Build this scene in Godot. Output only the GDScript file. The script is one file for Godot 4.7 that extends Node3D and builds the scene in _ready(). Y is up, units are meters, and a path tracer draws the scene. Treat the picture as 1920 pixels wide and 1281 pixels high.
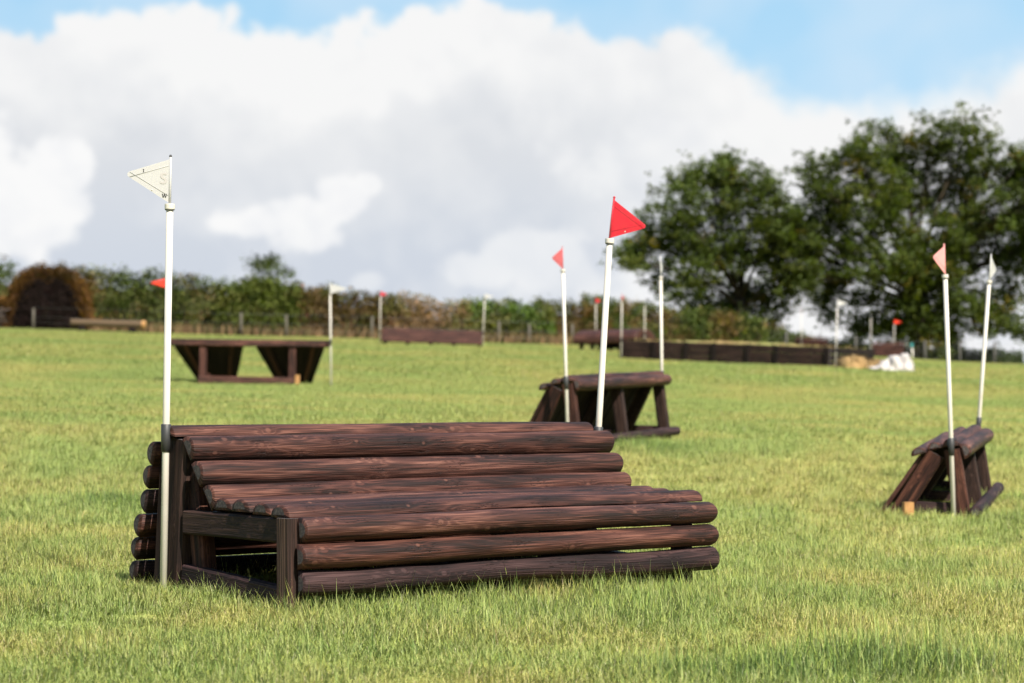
extends Node3D
# A cross-country training field: log fences with red and white flag poles on rising grass, hedge, two big trees.
# Camera at (0, 1, 0) looking along -Z. d = distance in front of the camera = -Z.

const EXPOSURE := 2.4
const EYE := 1.0
var rng := RandomNumberGenerator.new()
var M := {}
var fbm := FastNoiseLite.new()
var patch := FastNoiseLite.new()
var lump := FastNoiseLite.new()
var used := {}

func _ready() -> void:
	rng.seed = 20240917
	setup_noise()
	camera_sky_sun()
	materials()
	ground()
	far_hedges()
	big_trees()
	field_fence()
	main_bench()
	frame_jump_middle()
	frame_jump_right()
	table_jump()
	hedge_side_jump()
	plank_bank()
	roofed_jump()
	far_jumps()
	left_hedge_gap()
	flag_poles()
	small_things()
	grass()

# ------------------------------------------------------------------ camera, sky, sun
func camera_sky_sun() -> void:
	var cam := Camera3D.new()
	cam.name = "camera"
	add_child(cam)
	cam.position = Vector3(0, EYE, 0)
	var at := CameraAttributesPhysical.new()
	at.frustum_focal_length = 85.0
	at.frustum_focus_distance = 11.3
	at.frustum_near = 0.05
	at.frustum_far = 5000.0
	at.exposure_aperture = 3.3
	cam.attributes = at
	cam.projection = Camera3D.PROJECTION_FRUSTUM
	cam.near = 0.05
	cam.far = 5000.0
	cam.size = 2.0 * 0.05 * 640.5 / 4533.0
	cam.frustum_offset = Vector2(0, 0.05 * 94.5 / 4533.0)
	cam.current = true

	var env := Environment.new()
	env.background_mode = Environment.BG_SKY
	env.tonemap_mode = Environment.TONE_MAPPER_LINEAR
	env.tonemap_exposure = EXPOSURE
	env.sdfgi_enabled = true
	env.ssao_enabled = true
	env.ssil_enabled = true
	var sky := Sky.new()
	var pano := PanoramaSkyMaterial.new()
	pano.panorama = ImageTexture.create_from_image(sky_image())
	sky.sky_material = pano
	env.sky = sky
	var we := WorldEnvironment.new()
	we.name = "world_environment"
	we.environment = env
	add_child(we)

	var sun := DirectionalLight3D.new()
	sun.name = "sun"
	add_child(sun)
	sun.basis = Basis.looking_at(-Vector3(0.37, 0.74, 0.57).normalized())
	sun.light_color = Color(1.0, 0.965, 0.91)
	sun.light_energy = 1.6
	sun.light_angular_distance = 0.5
	sun.shadow_enabled = true

var sky_edge := [[-14.0, 8.8], [-12.2, 8.75], [-10.9, 8.45], [-10.0, 8.75], [-9.3, 8.95], [-8.0, 8.9], [-6.5, 8.75], [-4.7, 8.55], [-3.3, 8.7], [-2.3, 9.0], [-0.8, 9.3], [0.5, 8.9], [1.3, 8.6], [2.4, 8.45], [3.7, 8.35], [4.7, 7.95], [5.8, 7.55], [6.8, 7.05], [8.1, 7.0], [10.0, 7.1], [12.0, 7.4], [14.0, 7.7]]
var puffs := [[-12.4, 4.9, 1.5, 1.5, 1.0], [-11.0, 4.5, 1.1, 1.4, 1.0], [-10.4, 5.2, 0.6, 0.8, 1.0], [-11.8, 3.7, 1.2, 0.6, 0.9],
	[-5.9, 3.9, 1.1, 0.5, 1.0], [-4.9, 4.1, 1.1, 0.6, 1.0], [-4.0, 4.5, 0.7, 0.6, 1.0], [-3.4, 4.9, 0.35, 0.3, 0.9], [-5.0, 3.6, 1.3, 0.45, 1.0],
	[-0.9, 2.9, 1.5, 0.5, 0.6], [0.4, 3.2, 1.4, 0.7, 0.6], [1.7, 2.5, 2.0, 0.6, 0.6], [-3.4, 2.6, 0.6, 0.3, 0.5], [4.2, 2.2, 3.0, 0.9, 0.75], [9.0, 2.0, 3.6, 1.6, 0.6], [3.0, 5.6, 2.4, 1.0, 0.5]]

func edge_at(az: float) -> float:
	for i in sky_edge.size() - 1:
		if az <= sky_edge[i + 1][0]:
			var t: float = clampf((az - sky_edge[i][0]) / (sky_edge[i + 1][0] - sky_edge[i][0]), 0, 1)
			return lerpf(sky_edge[i][1], sky_edge[i + 1][1], t * t * (3 - 2 * t)) - 0.1
	return sky_edge[-1][1]

func sky_color(az: float, el: float) -> Color:
	var a := deg_to_rad(az)
	var e := deg_to_rad(el)
	var p := Vector3(sin(a) * cos(e), sin(e), -cos(a) * cos(e)) * 57.3
	var w := fbm.get_noise_3dv(p * 34.0) * 0.85 + fbm.get_noise_3dv(p * 110.0 + Vector3(9, 3, 1)) * 0.55
	var big := lump.get_noise_3dv(p * 11.0)
	var mid := lump.get_noise_3dv(p * 26.0 + Vector3(40, 10, 7))
	var relief := fbm.get_noise_3dv(p * 34.0) * 0.6 + fbm.get_noise_3dv(p * 75.0) * 0.4
	relief -= fbm.get_noise_3dv((p + Vector3(0.35, 0.75, 0)) * 34.0) * 0.6 + fbm.get_noise_3dv((p + Vector3(0.2, 0.4, 0)) * 75.0) * 0.4
	# clear air
	var up := smoothstep(0.0, 70.0, el)
	var blue := Color8(174, 219, 248).lerp(Color8(84, 144, 216), up)
	blue = blue.lerp(Color8(188, 225, 251), clampf(az / 14.0, 0, 1) * 0.5 * (1 - up) + 0.35 * smoothstep(9.5, 7.0, el))
	blue = blue.lerp(Color8(215, 232, 248), clampf(0.25 + mid * 0.7, 0, 0.5) * (1 - up))
	# the cloud bank
	var inside := 1.0 - smoothstep(13.0, 19.0, absf(az))
	var b := lerpf(8.4 + big * 4.0, edge_at(clampf(az, -14, 14)), inside)
	var t := b - el + w * 0.75
	var soft := 0.16 + 0.45 * smoothstep(3.0, 7.0, az) * inside
	var cover := smoothstep(-soft, soft, t)
	var grey := smoothstep(1.0, 3.3, t - mid * 1.2) * (1.0 - 0.72 * smoothstep(-2.0, 7.5, az + mid * 2.0) * inside)
	grey = clampf(grey + big * 0.5 + mid * 0.28 * smoothstep(0.5, 1.6, t) - relief * 0.5, 0.0, 1.0)
	var low := smoothstep(6.2, 2.6, el)
	var grey_color := Color8(222, 225, 230).lerp(Color8(209, 216, 227), low)
	var cloud := Color8(247, 247, 247).lerp(grey_color, grey)
	cloud = cloud.lerp(Color8(226, 231, 240), smoothstep(1.4, 0.2, el) * 0.6)
	var c := blue.lerp(cloud, cover)
	# broken cloud higher up and elsewhere
	var high := smoothstep(0.02, 0.28, big * 0.9 + w * 0.35 - 0.02) * smoothstep(10.5, 17.0, el)
	c = c.lerp(Color8(236, 238, 242).lerp(Color8(206, 212, 222), clampf(mid * 1.5 + 0.3, 0, 1)), high * 0.85)
	# separate bright cumulus in front of the bank
	var best := 0.0
	var strong := 0.0
	for q in puffs:
		var dx: float = (az - q[0]) / q[2]
		var dy: float = (el - q[1]) / q[3]
		var r := dx * dx + dy * dy
		if r > 5.0:
			continue
		var v: float = 1.0 - r + w * 1.25
		best = maxf(best, v)
		strong = maxf(strong, smoothstep(-0.12, 0.62, v) * q[4])
	var elsewhere := (1.0 - inside) * smoothstep(0.12, 0.3, mid + w * 0.5) * smoothstep(7.0, 5.0, el) * 0.9
	strong = maxf(strong, elsewhere)
	var lit := Color8(250, 250, 250).lerp(Color8(228, 231, 238), clampf(0.08 - relief * 0.7, 0.0, 0.6))
	c = c.lerp(lit, strong)
	return c

func sky_image() -> Image:
	var wide := 4096
	var tall := 2048
	var lo_w := 512
	var lo_h := 256
	var lo := Image.create_empty(lo_w, lo_h, false, Image.FORMAT_RGBF)
	for j in lo_h:
		var el := 90.0 - (j + 0.5) / lo_h * 180.0
		for i in lo_w:
			var az := wrapf((i + 0.5) / lo_w * 360.0, -180.0, 180.0)
			lo.set_pixel(i, j, tone(sky_color(az, maxf(el, -1.0))) if el > -6.0 else Color(0.2, 0.22, 0.12))
	lo.resize(wide, tall, Image.INTERPOLATE_CUBIC)
	# the same sky worked out finely round the way the camera looks
	var i0 := int(-26.0 / 360.0 * wide)
	var i1 := int(26.0 / 360.0 * wide)
	var j0 := int((90.0 - 17.0) / 180.0 * tall)
	var j1 := int(90.5 / 180.0 * tall)
	for j in range(j0, j1):
		var el := 90.0 - (j + 0.5) / tall * 180.0
		for i in range(i0, i1):
			var az := (i + 0.5) / wide * 360.0
			var c := tone(sky_color(az, maxf(el, -1.0)))
			var edge := minf(1.0, minf(minf(i - i0, i1 - i), j - j0) / 24.0)
			lo.set_pixel(posmod(i, wide), j, lo.get_pixel(posmod(i, wide), j).lerp(c, edge))
	return lo

func tone(c: Color) -> Color:
	var l := c.srgb_to_linear()
	return Color(l.r / EXPOSURE, l.g / EXPOSURE, l.b / EXPOSURE)

func setup_noise() -> void:
	fbm.seed = 11
	fbm.noise_type = FastNoiseLite.TYPE_SIMPLEX_SMOOTH
	fbm.fractal_octaves = 5
	fbm.frequency = 0.01
	patch.seed = 5
	patch.noise_type = FastNoiseLite.TYPE_SIMPLEX
	patch.fractal_octaves = 3
	patch.frequency = 0.35
	lump.seed = 77
	lump.noise_type = FastNoiseLite.TYPE_SIMPLEX_SMOOTH
	lump.fractal_octaves = 3
	lump.frequency = 0.01

# ------------------------------------------------------------------ naming
func numbered(called: String) -> String:
	var k: int = used.get(called, -1) + 1
	used[called] = k
	return called if k == 0 else "%s_%03d" % [called, k]

func tag(o: Node, label: String, category: String, group := "", kind := "") -> void:
	o.set_meta("label", label)
	if category:
		o.set_meta("category", category)
	if group:
		o.set_meta("group", group)
	if kind:
		o.set_meta("kind", kind)

func thing(called: String, label: String, category: String, at: Transform3D, group := "") -> Node3D:
	var o := Node3D.new()
	o.name = numbered(called)
	add_child(o)
	o.transform = at
	tag(o, label, category, group)
	return o

func put(parent: Node, called: String, mesh: Mesh, mat: Material = null) -> MeshInstance3D:
	var o := MeshInstance3D.new()
	o.name = numbered(called) if parent == self else called
	o.mesh = mesh
	if mat:
		o.material_override = mat
	parent.add_child(o, true)
	return o

# ------------------------------------------------------------------ materials
func plain(color: Color, rough := 0.8) -> StandardMaterial3D:
	var m := StandardMaterial3D.new()
	m.albedo_color = color.linear_to_srgb()
	m.roughness = rough
	return m

func wood_images(seed_in: int, tone_dark: Color, tone_mid: Color, tone_light: Color, rings: float, knots: int, wide := 1024, tall := 256) -> Array:
	var r := RandomNumberGenerator.new()
	r.seed = seed_in
	var warp := FastNoiseLite.new()
	warp.seed = seed_in
	warp.frequency = 0.01
	warp.fractal_octaves = 3
	var fibre := FastNoiseLite.new()
	fibre.seed = seed_in + 1
	fibre.frequency = 0.05
	fibre.fractal_octaves = 3
	var bend := PackedFloat32Array()
	bend.resize(wide * tall)
	var knot := PackedFloat32Array()
	knot.resize(wide * tall)
	for n in knots:
		var kx := r.randi_range(0, wide - 1)
		var ky := r.randi_range(0, tall - 1)
		var sx := r.randf_range(16, 38)
		var sy := r.randf_range(14, 26)
		var amp := r.randf_range(0.8, 2.4)
		var core := r.randf_range(6.0, 11.0)
		for j in range(-int(sy * 2.4), int(sy * 2.4)):
			for i in range(-int(sx * 2.4), int(sx * 2.4)):
				var at := posmod(ky + j, tall) * wide + posmod(kx + i, wide)
				bend[at] += amp * exp(-(i * i) / (sx * sx) - (j * j) / (sy * sy)) * (1.0 if j > 0 else -1.0 + 2.0 * smoothstep(-6, 6, j))
				var d := sqrt(i * i * 2.4 + j * j)
				knot[at] = maxf(knot[at], 1.0 - smoothstep(core * 0.6, core * 1.3, d))
				if d < core * 2.2 and d > core * 1.1:
					bend[at] += 0.3
	var rgb := PackedByteArray()
	rgb.resize(wide * tall * 3)
	var hi := PackedByteArray()
	hi.resize(wide * tall)
	var at := 0
	for j in tall:
		for i in wide:
			var fade := clampf((i - wide * 0.85) / (wide * 0.15), 0.0, 1.0)
			var q := warp.get_noise_2d(i * 0.12, j * 1.1)
			var g := j * rings / tall + q * 2.6 + bend[at]
			var ring := 0.5 + 0.5 * sin(g * TAU)
			var f := fibre.get_noise_2d(i * 0.13, j * 8.0)
			var blot := warp.get_noise_2d(i * 0.27 + 900.0, j * 1.6 + 300.0)
			if fade > 0.0:
				g += 2.6 * fade * (warp.get_noise_2d((i - wide) * 0.12, j * 1.1) - q)
				ring = 0.5 + 0.5 * sin(g * TAU)
				f = lerpf(f, fibre.get_noise_2d((i - wide) * 0.13, j * 8.0), fade)
				blot = lerpf(blot, warp.get_noise_2d((i - wide) * 0.27 + 900.0, j * 1.6 + 300.0), fade)
			ring = pow(ring, 1.7)
			var k := clampf(0.27 + ring * 0.30 + f * 0.75 + blot * 0.75, 0.0, 1.0)
			var c := tone_dark.lerp(tone_mid, smoothstep(0.05, 0.5, k)).lerp(tone_light, smoothstep(0.55, 1.0, k))
			var crack := smoothstep(0.035, 0.0, absf(fibre.get_noise_2d(i * 0.09 + 500.0, j * 1.5))) * smoothstep(0.05, 0.3, warp.get_noise_2d(i * 0.6 + 77.0, j * 0.8))
			c = c.lerp(tone_light * 1.15, knot[at] * knot[at] * 0.45)
			c = c.lerp(tone_dark * 0.35, crack * 0.9)
			c = c.linear_to_srgb()
			rgb[at * 3] = int(clampf(c.r, 0, 1) * 255)
			rgb[at * 3 + 1] = int(clampf(c.g, 0, 1) * 255)
			rgb[at * 3 + 2] = int(clampf(c.b, 0, 1) * 255)
			hi[at] = int(clampf(0.55 + f * 0.35 + ring * 0.12 - crack * 0.6 + knot[at] * 0.15, 0, 1) * 255)
			at += 1
	return [Image.create_from_data(wide, tall, false, Image.FORMAT_RGB8, rgb), Image.create_from_data(wide, tall, false, Image.FORMAT_L8, hi)]

func wood(images: Array, tint: Color, relief := 0.6, rough := 0.58) -> StandardMaterial3D:
	var m := StandardMaterial3D.new()
	m.albedo_texture = images[0]
	m.albedo_color = tint * Color(0.93, 0.945, 0.945)
	m.roughness = rough
	m.metallic_specular = 0.30
	m.heightmap_enabled = true
	m.heightmap_texture = images[1]
	m.heightmap_scale = relief
	return m

func textures(pair: Array) -> Array:
	return [ImageTexture.create_from_image(pair[0]), ImageTexture.create_from_image(pair[1])]

func noise_texture(seed_in: int, freq: float, ramp: Array, size := 512) -> NoiseTexture2D:
	var n := FastNoiseLite.new()
	n.seed = seed_in
	n.frequency = freq
	n.fractal_octaves = 4
	var g := Gradient.new()
	g.offsets = PackedFloat32Array(ramp.map(func(x): return x[0]))
	g.colors = PackedColorArray(ramp.map(func(x): return (x[1] as Color).linear_to_srgb()))
	var t := NoiseTexture2D.new()
	t.noise = n
	t.width = size
	t.height = size
	t.seamless = true
	t.color_ramp = g
	return t

func materials() -> void:
	var dark := Color(0.013, 0.007, 0.006)
	var mid := Color(0.060, 0.0230, 0.0175)
	var light := Color(0.150, 0.066, 0.047)
	var a := textures(wood_images(3, dark, mid, light, 9.0, 13))
	var b := textures(wood_images(14, dark, mid, light, 7.0, 11))
	var c := textures(wood_images(29, dark, mid * 0.9, light * 0.9, 11.0, 15))
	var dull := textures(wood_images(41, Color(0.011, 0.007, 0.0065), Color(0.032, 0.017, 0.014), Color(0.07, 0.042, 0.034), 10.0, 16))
	var striped := textures(wood_images(53, Color(0.02, 0.011, 0.009), Color(0.055, 0.027, 0.02), Color(0.27, 0.16, 0.115), 20.0, 2, 512, 256))
	M.logs = [wood(a, Color(1, 1, 1)), wood(b, Color(1, 0.98, 0.97)), wood(c, Color(0.95, 0.93, 0.93))]
	M.red_plank = wood(a, Color(1.05, 1.05, 1.05))
	M.weathered = wood(dull, Color(0.95, 0.9, 0.98), 0.7, 0.7)
	M.beam = wood(dull, Color(0.92, 0.88, 0.86), 0.5, 0.7)
	M.brown_beam = wood(c, Color(0.9, 0.85, 0.8), 0.5, 0.7)
	M.striped = wood(striped, Color(1, 1, 1), 0.4, 0.65)
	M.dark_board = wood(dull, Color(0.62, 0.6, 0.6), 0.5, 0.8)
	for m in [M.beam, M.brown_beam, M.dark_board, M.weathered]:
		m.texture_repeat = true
	var cut := StandardMaterial3D.new()
	cut.albedo_texture = noise_texture(8, 0.03, [[0.0, Color(0.018, 0.015, 0.014)], [0.5, Color(0.042, 0.034, 0.033)], [0.8, Color(0.075, 0.06, 0.055)], [1.0, Color(0.12, 0.09, 0.078)]], 256)
	cut.uv1_triplanar = true
	cut.uv1_scale = Vector3(7, 7, 7)
	cut.roughness = 0.9
	M.cut = cut
	var fresh := StandardMaterial3D.new()
	fresh.albedo_texture = noise_texture(9, 0.02, [[0.0, Color(0.20, 0.095, 0.03)], [0.6, Color(0.30, 0.155, 0.05)], [1.0, Color(0.38, 0.22, 0.09)]], 256)
	fresh.uv1_triplanar = true
	fresh.uv1_scale = Vector3(6, 1.5, 6)
	fresh.roughness = 0.8
	M.fresh = fresh
	var pole := StandardMaterial3D.new()
	pole.albedo_texture = noise_texture(12, 0.012, [[0.0, Color(0.38, 0.34, 0.28)], [0.35, Color(0.46, 0.425, 0.375)], [1.0, Color(0.50, 0.475, 0.425)]], 256)
	pole.uv1_triplanar = true
	pole.uv1_scale = Vector3(3, 1.2, 3)
	pole.roughness = 0.42
	M.pole = pole
	M.cap = plain(Color(0.46, 0.43, 0.38), 0.45)
	M.rubber = plain(Color(0.022, 0.022, 0.023), 0.55)
	M.shadow_gap = plain(Color(0.08, 0.075, 0.07), 0.7)
	M.red_flag = flag_material(Color(0.42, 0.003, 0.014))
	M.orange_flag = flag_material(Color(0.66, 0.035, 0.014))
	M.faded_flag = flag_material(Color(0.42, 0.085, 0.095))
	M.pink_flag = flag_material(Color(0.66, 0.27, 0.26))
	M.white_flag = flag_material(Color(0.44, 0.43, 0.425))
	M.ink = plain(Color(0.012, 0.012, 0.012), 0.6)
	M.emboss = plain(Color(0.345, 0.325, 0.315), 0.5)
	M.teal = plain(Color(0.02, 0.22, 0.23), 0.5)
	M.grey_post = plain(Color(0.075, 0.066, 0.052), 0.95)
	M.dark_post = plain(Color(0.07, 0.065, 0.06), 0.9)
	M.wire = plain(Color(0.16, 0.17, 0.17), 0.5)
	M.wire.metallic = 0.6
	M.bark = StandardMaterial3D.new()
	M.bark.albedo_texture = noise_texture(21, 0.02, [[0.0, Color(0.018, 0.015, 0.011)], [0.5, Color(0.042, 0.034, 0.025)], [1.0, Color(0.08, 0.064, 0.047)]], 256)
	M.bark.uv1_triplanar = true
	M.bark.uv1_scale = Vector3(1.5, 0.5, 1.5)
	M.bark.roughness = 0.95
	M.bark.metallic_specular = 0.15
	M.leaf = vertex_material(0.55)
	M.leaf.backlight_enabled = true
	M.leaf.backlight = Color(0.95, 1.0, 0.5)
	M.blade = vertex_material(0.6)
	M.blade.backlight_enabled = true
	M.blade.backlight = Color(1.0, 1.0, 0.85)
	M.blade.metallic_specular = 0.3
	M.twigs = vertex_material(0.95)
	M.twigs.metallic_specular = 0.05
	M.dark_twig = plain(Color(0.014, 0.010, 0.009), 0.95)
	M.dark_twig.metallic_specular = 0.05
	M.turf = vertex_material(0.95)
	M.turf.albedo_texture = noise_texture(31, 0.03, [[0.0, Color(0.55, 0.55, 0.5)], [0.5, Color(0.85, 0.85, 0.8)], [1.0, Color(1, 1, 1)]], 512)
	M.turf.uv1_triplanar = true
	M.turf.uv1_world_triplanar = true
	M.turf.uv1_scale = Vector3(0.8, 0.8, 0.8)
	M.straw = vertex_material(0.9)
	var sack := StandardMaterial3D.new()
	sack.albedo_texture = noise_texture(61, 0.015, [[0.0, Color(0.14, 0.12, 0.11)], [0.4, Color(0.30, 0.275, 0.265)], [1.0, Color(0.36, 0.34, 0.33)]], 256)
	sack.uv1_triplanar = true
	sack.roughness = 0.55
	M.sack = sack

func flag_material(c: Color) -> StandardMaterial3D:
	var m := plain(c, 0.5)
	m.metallic_specular = 0.25
	m.backlight_enabled = true
	m.backlight = Color(0.75, 0.75, 0.75)
	return m

func vertex_material(rough: float) -> StandardMaterial3D:
	var m := StandardMaterial3D.new()
	m.vertex_color_use_as_albedo = true
	m.metallic_specular = 0.2
	m.roughness = rough
	return m

# ------------------------------------------------------------------ mesh helpers
func tri(st: SurfaceTool, a: Vector3, b: Vector3, c: Vector3, out: Vector3, ua := Vector2.ZERO, ub := Vector2.ZERO, uc := Vector2.ZERO) -> void:
	if (b - a).cross(c - a).dot(out) > 0.0:
		var t := b
		b = c
		c = t
		var u := ub
		ub = uc
		uc = u
	st.set_uv(ua); st.add_vertex(a)
	st.set_uv(ub); st.add_vertex(b)
	st.set_uv(uc); st.add_vertex(c)

func start(group := -1) -> SurfaceTool:
	var st := SurfaceTool.new()
	st.begin(Mesh.PRIMITIVE_TRIANGLES)
	st.set_smooth_group(group)
	return st

# a shape swept along a straight line: rings of the same profile (in the plane of side and up), each with its own place and size
func sweep(profile: PackedVector2Array, sharp: bool, a: Vector3, b: Vector3, side: Vector3, up: Vector3, wobble: float, round_a: float, round_b: float, seed_in: int, body: Material, ends: Material, sections := 26, uv_wide := 0.34) -> ArrayMesh:
	var r := RandomNumberGenerator.new()
	r.seed = seed_in
	var along := b - a
	var length := along.length()
	var dir := along / length
	var xs := []
	var scale := []
	for k in 5:
		var t := k / 4.0
		xs.append(round_a * t)
		scale.append(1.0 - 0.42 * pow(1.0 - t, 2.2))
	for k in range(1, sections):
		xs.append(lerpf(round_a, length - round_b, k / float(sections)))
		scale.append(1.0)
	for k in 5:
		var t := 1.0 - k / 4.0
		xs.append(length - round_b * t)
		scale.append(1.0 - 0.42 * pow(1.0 - t, 2.2))
	if round_a < 0.001:
		for k in 5: scale[k] = 1.0
	if round_b < 0.001:
		for k in 5: scale[scale.size() - 1 - k] = 1.0
	var n := profile.size()
	var rings := []
	var phase := r.randf() * 100.0
	var around := PackedFloat32Array([0.0])
	for k in n:
		around.append(around[k] + profile[k].distance_to(profile[(k + 1) % n]))
	var center := Vector2.ZERO
	for v in profile:
		center += v / n
	for k in xs.size():
		var ring := PackedVector3Array()
		var x: float = xs[k]
		var swell: float = 1.0 + wobble * fbm.get_noise_2d(x * 90.0 + phase * 50.0, phase)
		var drift := Vector2(fbm.get_noise_2d(x * 40.0, phase * 7.0), fbm.get_noise_2d(x * 40.0, phase * 13.0)) * wobble * 0.08
		for q in n:
			var v := center + (profile[q] - center) * float(scale[k]) * (swell + wobble * 0.35 * fbm.get_noise_2d(x * 160.0 + q * 37.0, phase * 3.0)) + drift
			ring.append(a + dir * x + side * v.x + up * v.y)
		rings.append(ring)
	var u0 := r.randf()
	var v0 := r.randf() * 0.4
	var st := start(-1 if sharp else 0)
	for k in xs.size() - 1:
		var mid_a := Vector3.ZERO
		for q in n: mid_a += rings[k][q] / n
		for q in n:
			var q2 := (q + 1) % n
			var out: Vector3 = (rings[k][q] + rings[k][q2]) * 0.5 - mid_a
			out -= dir * out.dot(dir)
			var ua := Vector2(u0 + xs[k] / 2.7, v0 + around[q] / uv_wide)
			var ub := Vector2(u0 + xs[k + 1] / 2.7, v0 + around[q] / uv_wide)
			var uc := Vector2(u0 + xs[k + 1] / 2.7, v0 + around[q + 1] / uv_wide)
			var ud := Vector2(u0 + xs[k] / 2.7, v0 + around[q + 1] / uv_wide)
			tri(st, rings[k][q], rings[k + 1][q], rings[k + 1][q2], out, ua, ub, uc)
			tri(st, rings[k][q], rings[k + 1][q2], rings[k][q2], out, ua, uc, ud)
	st.generate_normals()
	st.set_material(body)
	var mesh := st.commit()
	st = start(-1)
	for e in [0, xs.size() - 1]:
		var mid := Vector3.ZERO
		for q in n: mid += rings[e][q] / n
		for q in n:
			tri(st, mid, rings[e][q], rings[e][(q + 1) % n], -dir if e == 0 else dir)
	st.generate_normals()
	st.set_material(ends)
	return st.commit(mesh)

func half_round(wide: float, bulge: float, flat := 0.0) -> PackedVector2Array:
	var p := PackedVector2Array()
	for k in 15:
		var t := PI * k / 14.0
		p.append(Vector2(cos(t) * wide * 0.5, flat + sin(t) * bulge))
	if flat > 0.0:
		p.append(Vector2(-wide * 0.5, 0))
		p.append(Vector2(wide * 0.5, 0))
	return p

func full_round(r: float) -> PackedVector2Array:
	var p := PackedVector2Array()
	for k in 18:
		p.append(Vector2(cos(TAU * k / 18.0), sin(TAU * k / 18.0)) * r)
	return p

func box_profile(w: float, t: float, c := 0.008) -> PackedVector2Array:
	var x := w * 0.5
	var y := t * 0.5
	return PackedVector2Array([Vector2(x, -y + c), Vector2(x, y - c), Vector2(x - c, y), Vector2(-x + c, y), Vector2(-x, y - c), Vector2(-x, -y + c), Vector2(-x + c, -y), Vector2(x - c, -y)])

var log_count := 0
# rail: a half-round log lying along x, flat side at (y, z), bulging towards (ny, nz)
func rail(parent: Node3D, called: String, x0: float, x1: float, y: float, z: float, lean: float, wide: float, bulge: float, mat: Material = null, round_l := 0.012, round_r := 0.03, wobble := 0.09) -> MeshInstance3D:
	log_count += 1
	var up := Vector3(0, sin(lean), cos(lean))      # the way it bulges
	var side := Vector3(0, cos(lean), -sin(lean))
	var m: Material = mat if mat else M.logs[log_count % 3]
	return put(parent, called, sweep(half_round(wide, bulge, 0.004), false, Vector3(x0, y, z), Vector3(x1, y, z), side, up, wobble, round_l, round_r, 100 + log_count, m, M.cut))

func beam(parent: Node3D, called: String, a: Vector3, b: Vector3, side: Vector3, w: float, t: float, mat: Material, ends: Material = null, wobble := 0.02) -> MeshInstance3D:
	log_count += 1
	var dir := (b - a).normalized()
	side = (side - dir * side.dot(dir)).normalized()
	var up := dir.cross(side)
	return put(parent, called, sweep(box_profile(w, t, minf(w, t) * 0.14), true, a, b, side, up, wobble, 0.0, 0.0, 100 + log_count, mat, ends if ends else M.cut, 6))

func round_log(parent: Node3D, called: String, a: Vector3, b: Vector3, r: float, mat: Material, ends: Material = null, wobble := 0.1) -> MeshInstance3D:
	log_count += 1
	var dir := (b - a).normalized()
	var side := dir.cross(Vector3.UP if absf(dir.y) < 0.9 else Vector3.RIGHT).normalized()
	return put(parent, called, sweep(full_round(r), false, a, b, side, dir.cross(side), wobble, 0.02, 0.02, 100 + log_count, mat, ends if ends else M.cut, 16))

func tube(st: SurfaceTool, points: Array, radii: Array, sides := 7) -> void:
	var rings := []
	for k in points.size():
		var dir: Vector3 = (points[mini(k + 1, points.size() - 1)] - points[maxi(k - 1, 0)]).normalized()
		var s := dir.cross(Vector3.UP if absf(dir.y) < 0.9 else Vector3.RIGHT).normalized()
		var u := dir.cross(s)
		var ring := PackedVector3Array()
		for q in sides:
			ring.append(points[k] + (s * cos(TAU * q / sides) + u * sin(TAU * q / sides)) * float(radii[k]))
		rings.append(ring)
	for k in points.size() - 1:
		for q in sides:
			var q2 := (q + 1) % sides
			var out: Vector3 = (rings[k][q] + rings[k][q2]) * 0.5 - points[k]
			tri(st, rings[k][q], rings[k + 1][q], rings[k + 1][q2], out)
			tri(st, rings[k][q], rings[k + 1][q2], rings[k][q2], out)
	for e in [0, points.size() - 1]:
		var dir: Vector3 = points[0] - points[1] if e == 0 else points[e] - points[e - 1]
		for q in sides:
			tri(st, points[e], rings[e][q], rings[e][(q + 1) % sides], dir)

func tube_mesh(points: Array, radii: Array, mat: Material, sides := 12, group := 0) -> ArrayMesh:
	var st := start(group)
	tube(st, points, radii, sides)
	st.generate_normals()
	st.set_material(mat)
	return st.commit()

# ------------------------------------------------------------------ ground
const HEIGHTS := [[-40.0, -1.7], [0.0, -1.26], [8.0, -1.08], [10.8, -1.015], [14.0, -0.96], [17.7, -0.885], [21.0, -0.765], [25.0, -0.58], [35.0, -0.24], [48.0, -0.05], [60.0, 0.5], [76.0, 1.10], [95.0, 1.75], [105.0, 2.10], [118.0, 2.36], [130.0, 2.1], [160.0, 0.3], [230.0, -5.0], [400.0, -12.0], [5000.0, -30.0]]

func height(x: float, z: float) -> float:
	var d := -z
	var k := 0
	while k < HEIGHTS.size() - 2 and d > HEIGHTS[k + 1][0]:
		k += 1
	var x0: float = HEIGHTS[k][0]
	var x1: float = HEIGHTS[k + 1][0]
	var y0: float = HEIGHTS[k][1]
	var y1: float = HEIGHTS[k + 1][1]
	var s := (y1 - y0) / (x1 - x0)
	var m0 := s
	var m1 := s
	if k > 0:
		m0 = (y1 - HEIGHTS[k - 1][1]) / (x1 - HEIGHTS[k - 1][0])
	if k < HEIGHTS.size() - 2:
		m1 = (HEIGHTS[k + 2][1] - y0) / (HEIGHTS[k + 2][0] - x0)
	var t := clampf((d - x0) / (x1 - x0), 0, 1)
	var w := x1 - x0
	var y := (2 * t * t * t - 3 * t * t + 1) * y0 + (t * t * t - 2 * t * t + t) * w * m0 + (-2 * t * t * t + 3 * t * t) * y1 + (t * t * t - t * t) * w * m1
	y -= 0.03 * clampf(x, -60, 60) * smoothstep(0.0, 14.0, d)
	y -= 0.36 * smoothstep(8.0, 24.0, x) * smoothstep(75.0, 112.0, d)
	y += lump.get_noise_2d(x * 12.0, z * 12.0) * 0.05 * smoothstep(15.0, 40.0, d)
	y += fbm.get_noise_2d(x * 90.0, z * 90.0) * 0.02
	return y + EYE

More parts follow.
